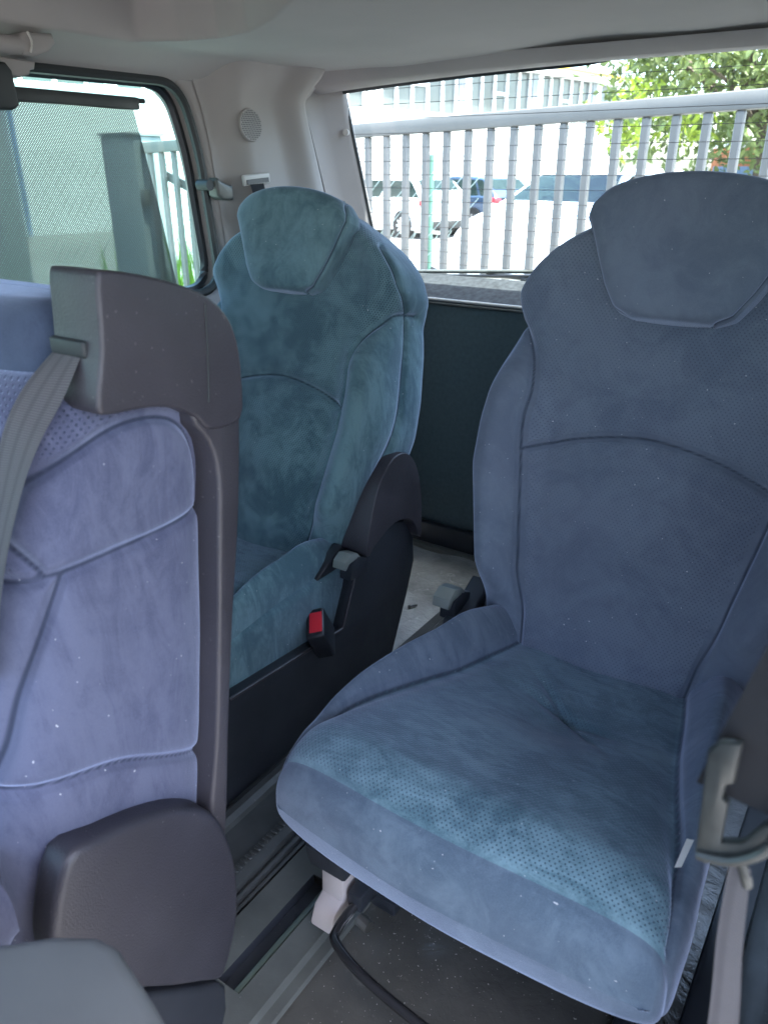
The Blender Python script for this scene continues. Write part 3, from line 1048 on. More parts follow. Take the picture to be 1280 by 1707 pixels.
box('side_light_block', (.10, -.78, .42), (.06, .52, .90), 'trim', front_block, bevel=.01)  # unseen side piece, added with the front panel to block low light
lw = structure(box('front_side_wall', (-1.53, -.35, .42), (.06, 1.10, .84), 'trim', None, bevel=.01), 'front door lower panel left of the camera')
bmw = bmesh.new()
bmw.faces.new([bmw.verts.new(p) for p in ((-1.545, -1.0, .84), (-1.545, .20, .84), (-1.545, .20, 1.42), (-1.545, -1.0, 1.42))])
bm_obj('window_glass', bmw, 'glass_side', lw, True, smooth=False)
box('centre_pillar', (-1.535, .25, 1.10), (.06, .12, .60), 'trim', lw)

# ------------------------------------------------------------------ the two rear seats
seat_r = thing('van_seat', 'big blue suede seat with wide cushion and headrest on the right', 'seat', (-.305, .60, 0), 0, 'blue suede van seats')
build_backrest(seat_r)
build_headrest(seat_r)
build_cushion(seat_r)
def local_box(name, c, s, mat, parent, bevel=.006):
    return box(name, c, s, mat, parent, bevel=bevel, wc=False)
local_box('seat_pan', (0, .30, .252), (.40, .40, .03), 'black', seat_r)
for x in (-.19, .19):
    local_box('leg', (x, .22, .14), (.035, .06, .27), 'black', seat_r)
    local_box('leg', (x, .44, .14), (.035, .06, .27), 'black', seat_r)
for x in (-.205, .205):
    local_box('slide_foot', (x, .32, .024), (.05, .34, .03), 'black', seat_r)
# hinge arm up the side of the back
for sx in (-1, 1):
    pts = [(.49, .29), (.545, .40), (.625, .64), (.665, .64), (.66, .42), (.615, .29)]
    prism('hinge_arm', pts, 'x', sx * .222, sx * .240, 'rail_dark', seat_r, bevel=.004, wc=False)

seat_l = copy_tree(seat_r)
seat_l.location = (-1.160, .685, -.030)
seat_l.scale = (.965, 1, 1)
for o in [x for x in bpy.data.objects if x.parent and (x.parent == seat_l or x.parent.parent == seat_l)]:
    if o.data.materials and o.data.materials[0] in (M['fabric'], M['fabric_cushion'], M['fabric_violet'], M['fabric_front']):
        o.data = o.data.copy()
        o.data.materials[0] = M['fabric_teal_lit']
box('side_skirt', (-.935, .93, .265), (.05, .54, .18), 'fabric_teal_lit', seat_l, bevel=.018, seg=4)
seat_l['label'] = 'rear left blue seat with perforated back beside the side window'

# right seat: release lever, hinge plate, under-seat bits
def lever(parent, c, mat='lever', sc=1.0):
    """a palm lever: curved hood with a dark throat"""
    x, y, z = c
    poly = [(y - .045 * sc, z - .012 * sc), (y - .040 * sc, z + .008 * sc), (y - .015 * sc, z + .022 * sc), (y + .015 * sc, z + .014 * sc), (y + .038 * sc, z - .012 * sc),
            (y + .030 * sc, z - .018 * sc), (y + .005 * sc, z - .004 * sc), (y - .020 * sc, z - .004 * sc), (y - .036 * sc, z - .018 * sc)]
    o = prism('release_lever', poly, 'x', x - .021 * sc, x + .021 * sc, mat, parent, bevel=.004, seg=2)
    prism('lever_throat', [(y - .015, z - .045), (y - .012, z - .006), (y + .012, z + .004), (y + .045, z - .012), (y + .05, z - .05)], 'x', x - .014, x + .018, 'black', o, bevel=.003, seg=2)
    return o
lever(seat_r, (-.585, 1.085, .440), sc=.85)
prism('hinge_plate', [(1.02, .31), (1.06, .40), (1.11, .41), (1.17, .44), (1.20, .36), (1.17, .30)], 'x', -.585, -.545, 'black', seat_r, bevel=.004)
prism('foot_bracket', [(.640, .055), (.652, .085), (.672, .095), (.676, .200), (.705, .200), (.712, .085), (.725, .05), (.70, .03), (.66, .035)], 'x', -.575, -.532, 'pink_plastic', seat_r, bevel=.006, seg=2)
prism('under_guide', [(.63, .235), (.66, .262), (.70, .262), (.70, .19), (.64, .19)], 'x', -.57, -.50, 'black', seat_r, bevel=.006, seg=2)
tube('release_bar', [(-.505, .760, .17), (-.505, .715, .115), (-.515, .660, .092), (-.512, .632, .092), (-.50, .612, .095), (-.44, .590, .10), (-.34, .577, .10), (-.20, .570, .10), (-.08, .572, .10), (-.075, .62, .11), (-.08, .70, .16)], .0075, 'bar', seat_r, seg=10)
box('bar_clamp', (-.512, .70, .105), (.028, .05, .035), 'black', seat_r, bevel=.005)
tube('bolt', [(-.500, .672, .082), (-.478, .668, .082)], .010, 'chrome', seat_r, smooth_n=1, seg=8)
box('tether_button', (-.205, .655, .246), (.014, .010, .008), 'red', seat_r, bevel=.002)

# left rear seat: base panel, hinge cover, lever, buckle
Xs = -.884
base = prism('base_panel', [(0.5323, 0.0040), (0.5323, 0.2423), (0.7984, 0.2546), (1.1454, 0.2242), (1.1710, 0.2803), (1.2090, 0.3611), (1.2499, 0.3896), (1.3307, 0.4105), (1.3972, 0.3915), (1.4400, 0.3326), (1.4448, 0.2660), (1.4162, 0.1900), (1.3307, 0.0040)],
             'x', Xs - .03, Xs, 'black', seat_l, bevel=.005, seg=2, sharp=30)
tube('panel_edge', [(Xs + .001, 0.7984, 0.2556), (Xs + .001, 1.1454, 0.2252), (Xs + .001, 1.1710, 0.2812), (Xs + .001, 1.2090, 0.3611)], .0035, 'shell', base, smooth_n=1)
cov = [(1.2214, 0.3753), (1.2280, 0.4371), (1.2594, 0.5179), (1.3041, 0.5664), (1.3450, 0.5778), (1.3896, 0.5626), (1.4258, 0.5132), (1.4448, 0.4371), (1.4467, 0.3563), (1.4400, 0.3373), (1.4020, 0.3944), (1.3307, 0.4162), (1.2594, 0.3953)]
prism('hinge_cover', cov, 'x', Xs - .055, Xs + .018, 'shell', seat_l, bevel=.018, seg=4, sharp=80, smooth_n=4)
lever(seat_l, (-.890, 1.1815, 0.3829), sc=.82)
prism('inner_shield', [(1.0456, 0.2375), (1.0836, 0.3421), (1.1976, 0.3991), (1.2166, 0.3611), (1.1739, 0.2660), (1.1406, 0.2280)], 'x', Xs - .06, Xs - .034, 'black', seat_l, bevel=.004)
bk = thing('belt_buckle', 'black belt buckle with a red release button on the rear left seat', 'buckle', (-.914, 1.12, .18))
rotb = Matrix.Rotation(R(-38), 3, 'X')
def place(c0, off, rot):
    return tuple(Vector(c0) + rot @ Vector(off))
bc = (-.888, 1.0646, 0.2708)
rb = Matrix.Rotation(R(28), 3, 'X') @ Matrix.Rotation(R(35), 3, 'Z')
box('housing', place(bc, (0, 0, -.025), rb), (.040, .074, .085), 'black', bk, rot=rb, bevel=.007, seg=3)
box('release_button', place(bc, (.002, 0, .010), rb), (.030, .054, .016), 'red', bk, rot=rb, bevel=.003)
box('tongue_slot', place(bc, (-.0135, 0, .0131), rb), (.003, .040, .001), 'rubber', bk, rot=rb)

# ------------------------------------------------------------------ the near seat on the left, seen from its side
near = thing('van_seat', 'near blue seat with plastic shell and belt tower, seen from its side at left', 'seat', (-.82, .40, 0), 0, 'blue suede van seats')
def build_near():
    N = 340
    rows = np.concatenate([np.linspace(.24, .90, 150)[:-1], np.linspace(.90, .975, 36)])
    yf = lerp_tab(rows, [(.24, .235), (.45, .235), (.60, .248), (.72, .285), (.80, .312), (.90, .340), (.975, .36)])
    yb = lerp_tab(rows, [(.24, .51), (.43, .535), (.68, .568), (.84, .588), (.975, .595)])
    P = np.zeros((len(rows), N, 3))
    QS = np.zeros((len(rows), N, 2))
    for i, z in enumerate(rows):
        e = 1.0
        if z > .90:
            e = max(1e-3, 1 - ((z - .90) / .075) ** 2.6) ** (1 / 2.6)
        w = (yb[i] - yf[i]) / 2
        X, D, q = se_ring(w * (.60 + .40 * e), .222 * (.55 + .45 * e) * (1 if i < len(rows) - 1 else .02), 4.2, N, 2.2)
        y = (yf[i] + yb[i]) / 2 + .02 * (1 - e) + X
        x = -.825 + D
        # insert lies a little behind the side bolster on the front
        frontness = ss(-X / w, .6, .95)
        inner = 1 - ss(x, -.79, -.66)
        y = y + frontness * inner * .045 * ss(z, .3, .4) * (1 - ss(z, .82, .93))
        P[i] = np.stack([x, y, np.full(N, z)], -1)
        QS[i, :, 0] = y          # seams on the side are drawn in (y, z)
        QS[i, :, 1] = z
    side_mask = P[:, :, 0] > -.66
    QM = QS.copy()
    QM[~side_mask] = 9.0
    s1 = curve2([(.545, .80), (.546, .846), (.538, .883), (.515, .912), (.484, .925), (.440, .925), (.391, .909), (.353, .888), (.338, .860), (.330, .835), (.346, .798)])
    s2 = curve2([(.56, .800), (.48, .797), (.419, .799), (.346, .797), (.30, .790)])
    s3 = curve2([(.361, .797), (.340, .760), (.304, .693), (.282, .638), (.258, .584), (.246, .50), (.24, .40)])
    s4 = curve2([(.235, .590), (.307, .579), (.377, .557), (.44, .520), (.53, .465)])
    P, d = upholster(P, QM, [s1, s2, s3, s4], depth=.006, width=.006, puff=.005, wrinkle=.0014, seed=21)
    y = (QS[:-1, :-1, 0] + QS[1:, 1:, 0]) / 2
    z = (QS[:-1, :-1, 1] + QS[1:, 1:, 1]) / 2
    xx = (P[:-1, :-1, 0] + P[1:, 1:, 0]) / 2
    cls = np.zeros(y.shape, int)
    onside = xx > -.70
    s1a = np.array(s1)
    # rounded shoulder panel
    def inside(py, pz, poly):
        r = np.zeros(py.shape, bool)
        n = len(poly)
        for i in range(n):
            (ax, az), (bx, bz) = poly[i], poly[(i + 1) % n]
            cond = ((az > pz) != (bz > pz)) & (py < (bx - ax) * (pz - az) / (bz - az + 1e-12) + ax)
            r ^= cond
        return r
    cls[onside & inside(y, z, s1 + [(.60, .797)])] = 1
    s3a = np.array(s3)[::-1]
    lim3 = np.interp(z, s3a[:, 1], s3a[:, 0])
    s4a = np.array(s4)
    lim4 = np.interp(y, s4a[:, 0], s4a[:, 1])
    low = onside & (z < .797) & (y > lim3)
    cls[low & (z > lim4)] = 2
    cls[low & (z <= lim4)] = 3
    cls[onside & (z < .797) & (z > .43) & (y <= lim3) & (xx > -.68)] = 4
    UV = np.zeros_like(QS)
    UV[:, :, 0] = P[:, :, 1] * .7 + P[:, :, 0] * .7
    UV[:, :, 1] = P[:, :, 2]
    perf = ss(d, .006, .012) * (P[:, :, 0] < -.61)* 1.0
    perf = np.where(P[:, :, 2] > .80, ss(d, .006, .012), perf)
    return panel_objects(P - np.array([-.82, .40, 0]), UV, cls, [('backrest', None, True), ('shoulder_panel', 'backrest', False), ('side_panel', 'backrest', False),
                                       ('lower_panel', 'backrest', False), ('bolster', 'backrest', False)], perf, near, 'fabric_violet_lit', d)
build_near()
Xn = -.588
# rear shell strip running down the back edge
shell = [(.590, 1.0), (.592, .93), (.578, .80), (.552, .66), (.526, .50), (.512, .40), (.498, .345), (.482, .40), (.503, .50), (.521, .62), (.538, .75), (.548, .84), (.540, .885), (.520, .918), (.54, .96), (.57, 1.0)]
prism('back_shell', shell, 'x', -1.07, Xn, 'shell', near, bevel=.009, seg=3, sharp=70, smooth_n=3)
tower = [(.424, 1.028), (.420, 1.000), (.408, .955), (.420, .946), (.445, .944), (.475, .940), (.500, .932), (.523, .918), (.540, .900), (.586, .900), (.593, .945), (.590, .985), (.576, 1.016), (.545, 1.040), (.490, 1.060), (.440, 1.071), (.428, 1.066)]
tw = prism('belt_tower', tower, 'x', -.655, Xn + .004, 'shell', near, bevel=.013, seg=4, sharp=70, smooth_n=3)
tube('tower_joint', [(Xn + .0042, .548, 1.030), (Xn + .0046, .545, .98), (Xn + .0046, .540, .93)], .0012, 'rubber', tw, smooth_n=2)
box('belt_mouth', (-.629, .4215, 1.003), (.050, .010, .016), 'rubber', tw, bevel=.003, seg=3)
# its hinge cover on the aisle side
cov2 = [(.252, .40), (.258, .45), (.288, .516), (.335, .510), (.390, .490), (.440, .460), (.478, .418), (.498, .36), (.506, .290), (.500, .22), (.482, .168), (.458, .135), (.425, .165), (.385, .205), (.335, .26), (.30, .28), (.25, .28)]
prism('hinge_cover', cov2, 'x', Xn - .03, Xn + .012, 'cover', near, bevel=.010, seg=4, sharp=70, smooth_n=3)
foot = [(.30, .26), (.335, .248), (.385, .195), (.425, .153), (.455, .125), (.468, .10), (.466, .06), (.45, .02), (.42, .004), (.20, .004), (.20, .26)]
prism('foot_cover', foot, 'x', Xn - .04, Xn + .006, 'black', near, bevel=.007, seg=3)
# cushion nose, towards the camera
P = []
for yy in np.linspace(-.22, .235, 40):
    e = max(1e-3, 1 - abs((yy - .0) / .24) ** 6) ** (1 / 6)
    Xr, Dr, q = se_ring(.225, .075 * e, 4.0, 80)
    P.append(np.stack([-.82 + Xr, np.full(80, yy), .475 + .01 * yy + Dr], -1))
P = np.array(P)
P2, dd = upholster(P, np.full((*P.shape[:2], 2), 9.0), [[(0, 0), (0, .1)]], wrinkle=.001, seed=4)
panel_objects(P2 - np.array([-.82, .40, 0]), P2[:, :, :2].copy(), np.zeros((39, 79), int), [('cushion', None, True)], np.zeros(P2.shape[:2]), near, 'fabric_violet_lit')
# headrest of the near seat
P = []
for i, z in enumerate(np.linspace(.935, 1.040, 40)):
    f = (z - .935) / .105
    e = max(2e-3, 1 - abs(2 * f - 1) ** 3) ** (1 / 3)
    Xr, Dr, q = se_ring(.13 * (.72 + .28 * e), .058 * (.12 + .88 * e) * (1 if 0 < i < 39 else .03), 3.2, 120)
    P.append(np.stack([-.80 + Xr, .452 - Dr + .02 * f, np.full(120, z)], -1))
P = np.array(P)
P2, dd = upholster(P, np.full((*P.shape[:2], 2), 9.0), [[(0, 0), (0, .1)]], wrinkle=.0012, seed=8)
panel_objects(P2 - np.array([-.82, .40, 0]), P2[:, :, ::2].copy(), np.zeros((39, 119), int), [('headrest', None, False)], np.zeros(P2.shape[:2]), near, 'fabric_shaded')

belt = thing('shoulder_belt', 'grey woven seat belt running down from the tower of the near left seat', 'seat belt', (-.64, .42, .99))
strip('webbing', [(-.648, .430, 1.006), (-.656, .412, .990), (-.660, .383, .964), (-.660, .358, .930), (-.660, .336, .876), (-.664, .309, .80), (-.668, .28, .70)],
      [(-.610, .430, 1.010), (-.612, .420, .998), (-.612, .394, .963), (-.612, .364, .930), (-.612, .338, .890), (-.616, .309, .82), (-.62, .28, .72)], 'webbing', belt)

# ------------------------------------------------------------------ small fittings at the left window
gh = thing('grab_handle', 'pale plastic grab handle under the roof at the upper left', 'handle', (-1.43, .96, 1.35))
tube('grip', [(-1.425, .70, 1.352), (-1.418, .80, 1.350), (-1.418, .90, 1.351), (-1.420, .955, 1.353)], .0155, 'trim', gh, seg=12)
prism('end_cap', [(.945, 1.338), (.942, 1.362), (.955, 1.374), (1.012, 1.378), (1.018, 1.362), (1.000, 1.346), (.97, 1.336)], 'x', -1.455, -1.406, 'trim', gh, bevel=.009, seg=3, sharp=60)
tube('cap_joint', [(-1.404, .958, 1.374), (-1.401, .962, 1.358), (-1.404, .958, 1.342)], .0022, 'bezel', gh, smooth_n=4)
hk = thing('coat_hook', 'small pale plastic hook block under the grab handle', 'hook', (-1.45, .95, 1.315))
prism('hook_body', [(.915, 1.335), (.988, 1.333), (.984, 1.320), (.975, 1.318), (.972, 1.310), (.955, 1.305), (.930, 1.304), (.920, 1.318)], 'x', -1.48, -1.435, 'trim', hk, bevel=.006, seg=3, sharp=60)
bd = thing('belt_anchor', 'dark hanging belt anchor at the left picture edge', 'belt anchor', (-1.42, .90, 1.25))
prism('strap_cover', [(.80, 1.33), (.905, 1.322), (.915, 1.31), (.918, 1.255), (.905, 1.248), (.80, 1.245)], 'x', -1.43, -1.40, 'rubber', bd, bevel=.006, seg=3)

sh = thing('sun_blind', 'black mesh roller sun blind pulled up over the left window', 'sun blind', (-1.485, 1.1, .9))
a, b, c_, d_ = np.array((-1.488, 1.316, .872)), np.array((-1.488, .30, .872)), np.array((-1.484, .30, 1.275)), np.array((-1.484, 1.238, 1.275))
P = []
for i in range(24):
    t = i / 23
    row = []
    for j in range(60):
        u = j / 59
        p = (a * (1 - t) + d_ * t) * (1 - u) + (b * (1 - t) + c_ * t) * u
        row.append(p + np.array((.004 * math.sin(6 * u + 3 * t) * math.sin(3.1 * t), 0, 0)))
    P.append(row)
grid_mesh('mesh_cloth', np.array(P), 'screen', sh)
box('top_bar', (-1.482, .765, 1.281), (.016, .97, .024), 'rubber', sh, bevel=.004)
tube('bar_end', [(-1.482, 1.24, 1.287), (-1.482, 1.268, 1.287)], .005, 'rubber', sh, smooth_n=1)

lt = thing('window_latch', 'grey swivel latch on the rear edge of the left window', 'latch', (-1.48, 1.46, 1.10))
prism('latch_body', [(1.438, 1.128), (1.446, 1.134), (1.456, 1.126), (1.482, 1.118), (1.494, 1.112), (1.494, 1.088), (1.480, 1.082), (1.458, 1.084), (1.442, 1.094)], 'x', -1.49, -1.455, 'rail', lt, bevel=.006, seg=3, sharp=55)
tube('latch_knob', [(-1.50, 1.424, 1.118), (-1.462, 1.424, 1.118)], .0125, 'rubber', lt, smooth_n=1, seg=16)
box('latch_plate', (-1.465, 1.488, 1.100), (.016, .014, .034), 'black', lt, bevel=.003)
tube('latch_pin', [(-1.475, 1.424, 1.118), (-1.470, 1.445, 1.112)], .006, 'bezel', lt, smooth_n=1)

# ------------------------------------------------------------------ near things at the picture's edge
pb = thing('seat_back_panel', 'pale grey plastic seat back panel close to the camera at lower left', 'panel', (-.42, .10, .40))
poly = [(-.60, .06), (-.53, .115), (-.468, .165), (-.436, .196), (-.408, .214), (-.388, .217), (-.368, .212), (-.335, .204), (-.300, .194), (-.25, .175), (-.20, .14), (-.17, .05), (-.17, -.12), (-.60, -.12)]
prism('panel', poly, 'z', .42, .618, 'panel_grey', pb, bevel=.012, seg=5, sharp=70)

gd = thing('belt_guide', 'blurred grey belt guide with dark strap at the right edge', 'belt guide', (-.01, .40, .75))
prism('guide_frame', [(-.041, .836), (-.036, .846), (-.024, .851), (-.0235, .822), (-.0275, .818), (-.0275, .808), (-.024, .806), (-.0225, .776), (-.012, .782), (-.004, .800), (.004, .806), (.006, .792), (-.004, .774), (-.028, .754), (-.036, .760)], 'y', .400, .408, 'guide_grey', gd, bevel=.0025, seg=2)
tube('guide_lip', [(-.034, .400, .760), (-.015, .398, .768), (.000, .399, .784), (.003, .402, .800)], .0035, 'guide_grey', gd)
strip('webbing', [(-.045, .416, .800), (-.036, .416, .850), (-.026, .420, .900), (-.012, .43, .98), (.004, .44, 1.06)],
      [(.002, .412, .800), (.008, .416, .850), (.014, .420, .900), (.026, .43, .98), (.04, .44, 1.06)], 'webbing_dark', gd)
strip('strap', [(-.016, .404, .764), (-.013, .404, .70), (-.006, .402, .63), (.004, .40, .50)],
      [(-.004, .400, .766), (.003, .400, .70), (.013, .398, .63), (.024, .396, .50)], 'webbing', gd)
tube('cord_loop', [(-.010, .402, .766), (-.006, .402, .758), (-.004, .403, .75)], .0035, 'guide_grey', gd)
TAG = ((-.0735, .703, .4795), (-.0665, .708, .4770), (-.0690, .668, .4720), (-.0750, .662, .4735))
tg_ = thing('care_tag', 'small white tag on the outer side of the right seat cushion', 'tag', (-.035, .72, .40))
bm = bmesh.new()
bm.faces.new([bm.verts.new(p) for p in TAG])
bmesh.ops.solidify(bm, geom=bm.faces[:], thickness=.002)
bm_obj('tag_face', bm, 'frame_white', tg_, True, smooth=False)

sc = thing('screw', 'small dark screw lying on the silvery load floor', 'screw', (-.985, 1.60, .016))
tube('shank', [(-.990, 1.602, .019), (-.978, 1.618, .019)], .0022, 'black', sc, smooth_n=1, seg=6)
tube('head', [(-.993, 1.598, .019), (-.990, 1.602, .019)], .0050, 'black', sc, smooth_n=1, seg=8)

# ------------------------------------------------------------------ outside
GZ = -.46
def vf(l, d, z=0.0):
    """lateral / forward metres seen from the doorway, on the yard's ground"""
    return Vector((-.5592 * d + .8290 * l, .8290 * d + .5592 * l, GZ + z))

gb = bmesh.new()
bmesh.ops.create_grid(gb, x_segments=40, y_segments=40, size=400)
ground = bm_obj('ground', gb, 'asphalt', None, smooth=False)
ground.location = (0, 0, GZ)
structure(ground, 'sunlit grey asphalt yard behind the van')

# gate: top rail, bars, brace, end post
G0 = np.array((-2.40, 3.27))                       # foot of bar 0
gd_ = np.array((math.cos(R(-3.7)), math.sin(R(-3.7))))
def gpt(i, z):
    p = G0 + gd_ * .110 * i
    return Vector((p[0], p[1], z))
def gtop(i):
    return 1.318 + .0036 * i * .9
gate = thing('metal_gate', 'grey metal gate of upright bars behind the van', 'gate', gpt(8, GZ))
rotg = Matrix.Rotation(R(-3.7), 3, 'Z')
a, b = gpt(-14.5, gtop(-14.5)), gpt(30, gtop(30))
tilt = math.atan2(b.z - a.z, (b - a).length)
box('top_rail', (a + b) / 2, ((b - a).length, .045, .060), 'gate', gate, rot=rotg @ Matrix.Rotation(-tilt, 3, 'Y'), bevel=.006)
box('bottom_rail', gpt(7.75, GZ + .16), (44.5 * .11, .045, .06), 'gate', gate, rot=rotg, bevel=.006)
bar_me = None
for i in range(-14, 30):
    top = gtop(i) - .030
    bot = GZ + .19
    if bar_me is None:
        bm = bmesh.new()
        bm_box(bm, (0, 0, 0), (.030, .030, 1.0), bevel=.004, seg=1)
        o = bm_obj('bar', bm, 'gate', gate)
        bar_me = o.data
    else:
        o = link('bar', bar_me, None, gate)
    o.matrix_parent_inverse = world_matrix(gate).inverted()
    o.location = gpt(i, (top + bot) / 2)
    o.rotation_euler = (0, 0, R(-3.7))
    o.scale = (1, 1, top - bot)
p0, p1 = gpt(4.2, .72), gpt(12, .42)
box('brace', (p0 + p1) / 2 + Vector((0, .035, 0)), ((p1 - p0).length, .02, .05), 'gate', gate, rot=rotg @ Matrix.Rotation(math.atan2(p0.z - p1.z, (p1 - p0).length), 3, 'Y'))
p0, p1 = gpt(-13.5, 1.14), gpt(-8, .94)
box('brace', (p0 + p1) / 2 + Vector((0, .035, 0)), ((p1 - p0).length, .02, .05), 'gate', gate, rot=rotg @ Matrix.Rotation(math.atan2(p0.z - p1.z, (p1 - p0).length), 3, 'Y'))
post = thing('gate_post', 'thick dark steel post at the left end of the gate', 'post', (-4.15, 3.40, GZ))
box('post_tube', (-4.15, 3.42, (1.34 + GZ) / 2), (.30, .22, 1.34 - GZ), 'grey_wall', post, bevel=.01)
box('post_cap', (-4.15, 3.42, 1.347), (.32, .24, .016), 'grey_wall', post)
for z in (.2, 1.0):
    box('hinge', (-4.0, 3.34, z), (.08, .05, .09), 'gate', post, bevel=.005)

# chain-link fence left of the gate post
cl = thing('chain_link_fence', 'thin chain link fence beyond the gate at the left', 'fence', (-5, 4.6, GZ))
wires = bmesh.new()
def wire(bm, p, q, r):
    p, q = Vector(p), Vector(q)
    m = (p + q) / 2
    rot = (q - p).to_track_quat('Z', 'Y').to_matrix()
    bm_box(bm, m, (r, r, (q - p).length), rot)
x0, x1, z0, z1 = -8.6, -2.4, GZ + .05, 1.32
hgt = z1 - z0
for i in range(-14, 50):
    for sgn in (1, -1):
        xs_ = x0 + i * .12
        xe = xs_ + sgn * hgt
        pa, pb_ = [xs_, z0], [xe, z1]
        def cut(p, q):
            if q[0] > x1 + 1e-9 or q[0] < x0 - 1e-9:
                lim = x1 if q[0] > x1 else x0
                t = (lim - p[0]) / (q[0] - p[0])
                return [lim, p[1] + t * (q[1] - p[1])]
            return q
        if not (x0 <= pa[0] <= x1) and not (x0 <= pb_[0] <= x1):
            continue
        pa2 = cut(pb_, pa) if (pa[0] < x0 or pa[0] > x1) else pa
        pb2 = cut(pa2, pb_)
        if abs(pb2[1] - pa2[1]) > .05:
            wire(wires, (pa2[0], 4.6 + .004 * sgn, pa2[1]), (pb2[0], 4.6 + .004 * sgn, pb2[1]), .004)
wo_ = bm_obj('wire_mesh', wires, 'wire', cl, True, smooth=False)
wo_['kind'] = 'stuff'
for x in (-8.6, -4.45):
    tube('fence_post', [(x, 4.6, GZ), (x, 4.6, 1.36)], .025, 'wire', cl, smooth_n=1)

cb = thing('metal_cabinet', 'tall dark grey metal cabinet beyond the fence, seen through the blind', 'cabinet', vf(-4.3, 9.2))
rotc = Matrix.Rotation(R(-34), 3, 'Z')
box('cabinet_body', vf(-4.45, 9.2, 1.25), (1.5, .7, 2.5), 'grey_wall', cb, rot=rotc, bevel=.02)
for l in (-4.78, -4.10):
    box('cabinet_door', vf(l, 8.84, 1.25), (.64, .04, 2.36), 'grey_wall', cb, rot=rotc, bevel=.01)
# green post with wire fence in front of the parked cars
gf = thing('wire_fence', 'green post and thin wire fence in front of the parked cars', 'fence', vf(.33, 6.4))
tube('fence_post', [vf(.36, 6.4, 0), vf(.36, 6.4, 1.72)], .022, 'green_post', gf, smooth_n=1, seg=10)
wb = bmesh.new()
for k in range(44):
    l0 = -1.2 + k * .09
    pa, pb_ = vf(l0, 6.4 + .02 * l0, .05), vf(l0 + .65, 6.4 + .02 * l0, 1.18)
    wire(wb, pa, pb_, .004)
wo_ = bm_obj('wire_mesh', wb, 'wire', gf, True, smooth=False)
wo_['kind'] = 'stuff'

# long white building with a window band
bldg = thing('factory_building', 'long white building with a band of framed windows and yellow roof edge', 'building', (-18, 20, GZ))
F0 = np.array((-19.6 - .152 * 24 / .988, 15.6 - 24.0))
fd = np.array((.1521, .9884))
fn_ = np.array((.9884, -.1521))
def fpt(l, z, out=0.0):
    p = F0 + fd * l + fn_ * out
    return Vector((p[0], p[1], z))
rotf = Matrix.Rotation(math.atan2(fd[1], fd[0]), 3, 'Z')
def fbox(name, l0, l1, z0, z1, out0, out1, mat, parent):
    c = fpt((l0 + l1) / 2, (z0 + z1) / 2, (out0 + out1) / 2)
    return box(name, c, (l1 - l0, abs(out1 - out0), z1 - z0), mat, parent, rot=rotf)
LEN = 54.0
B0, B1, TOP = 3.15, 5.15, 5.42
wl = fbox('wall', 0, LEN, GZ, B0, -8, 0, 'white_wall', bldg)
fbox('upper_wall', 0, LEN, B0, B1, -8, -.45, 'grey_wall', bldg)
fbox('roof', -.3, LEN + .3, B1, TOP, -8.2, .25, 'white_wall', bldg)
fbox('roof_edge', -.3, LEN + .3, TOP - .02, TOP + .10, .10, .30, 'yellow', bldg)
fbox('sill', 0, LEN, B0, B0 + .08, -.4, .10, 'frame_white', bldg)
k = 0
l = 3.0
bays = []
while l < LEN - 5:
    wn_ = fbox('window', l, l + 4.6, B0 + .08, B1 - .02, -.40, -.30, 'win_glass', bldg)
    for j in range(6):
        w_ = .14 if j in (0, 5) else .09
        x_ = l + j * 4.6 / 5
        fbox('mullion', x_ - w_ / 2, x_ + w_ / 2, B0 + .08, B1 - .02, -.30, -.20, 'frame_white', wn_)
    fbox('transom', l + 2 * 4.6 / 5, l + 3 * 4.6 / 5, B0 + 1.0, B0 + 1.10, -.30, -.21, 'frame_white', wn_)
    fbox('pier', l + 4.6, l + 4.95, B0 + .08, B1 - .02, -.40, -.10, 'grey_wall', bldg)
    fbox('pier_face', l + 4.98, l + 5.35, B0 + .08, B1 - .02, -.40, -.05, 'white_wall', bldg)
    l += 5.4
# dark door leaves in the wall seen through the blind
dr = fbox('door', 18.2, 20.4, GZ + .01, 2.6, .002, .06, 'grey_wall', bldg)
fbox('door_leaf', 18.3, 19.25, GZ + .1, 2.5, .06, .09, 'grey_wall', dr)
fbox('door_leaf', 19.35, 20.3, GZ + .1, 2.5, .06, .09, 'grey_wall', dr)
pipe = tube('drain_pipe', [fpt(21.4, GZ, .1), fpt(21.4, B0, .1)], .06, 'blue_panel', bldg, smooth_n=1)

# low wall, blue hoarding far right
hw = thing('brick_wall', 'orange brick wall end behind the tree at right', 'wall', vf(4.9, 11.5))
box('wall_body', vf(5.15, 11.5, .95), (1.6, .25, 1.9), 'brick', hw, rot=Matrix.Rotation(R(-34), 3, 'Z'))
box('coping', vf(5.15, 11.5, 1.93), (1.7, .32, .06), 'white_wall', hw, rot=Matrix.Rotation(R(-34), 3, 'Z'))
hb_ = thing('blue_hoarding', 'faded blue sheet panel standing before the brick wall', 'panel', vf(4.7, 10.9))
box('sheet', vf(4.75, 10.9, .85), (1.3, .03, 1.62), 'blue_panel', hb_, rot=Matrix.Rotation(R(-34), 3, 'Z'))
for k in range(12):
    box('rib', vf(4.75 - .58 + k * .105, 10.88, .85), (.02, .02, 1.60), 'blue_panel', hb_, rot=Matrix.Rotation(R(-34), 3, 'Z'))

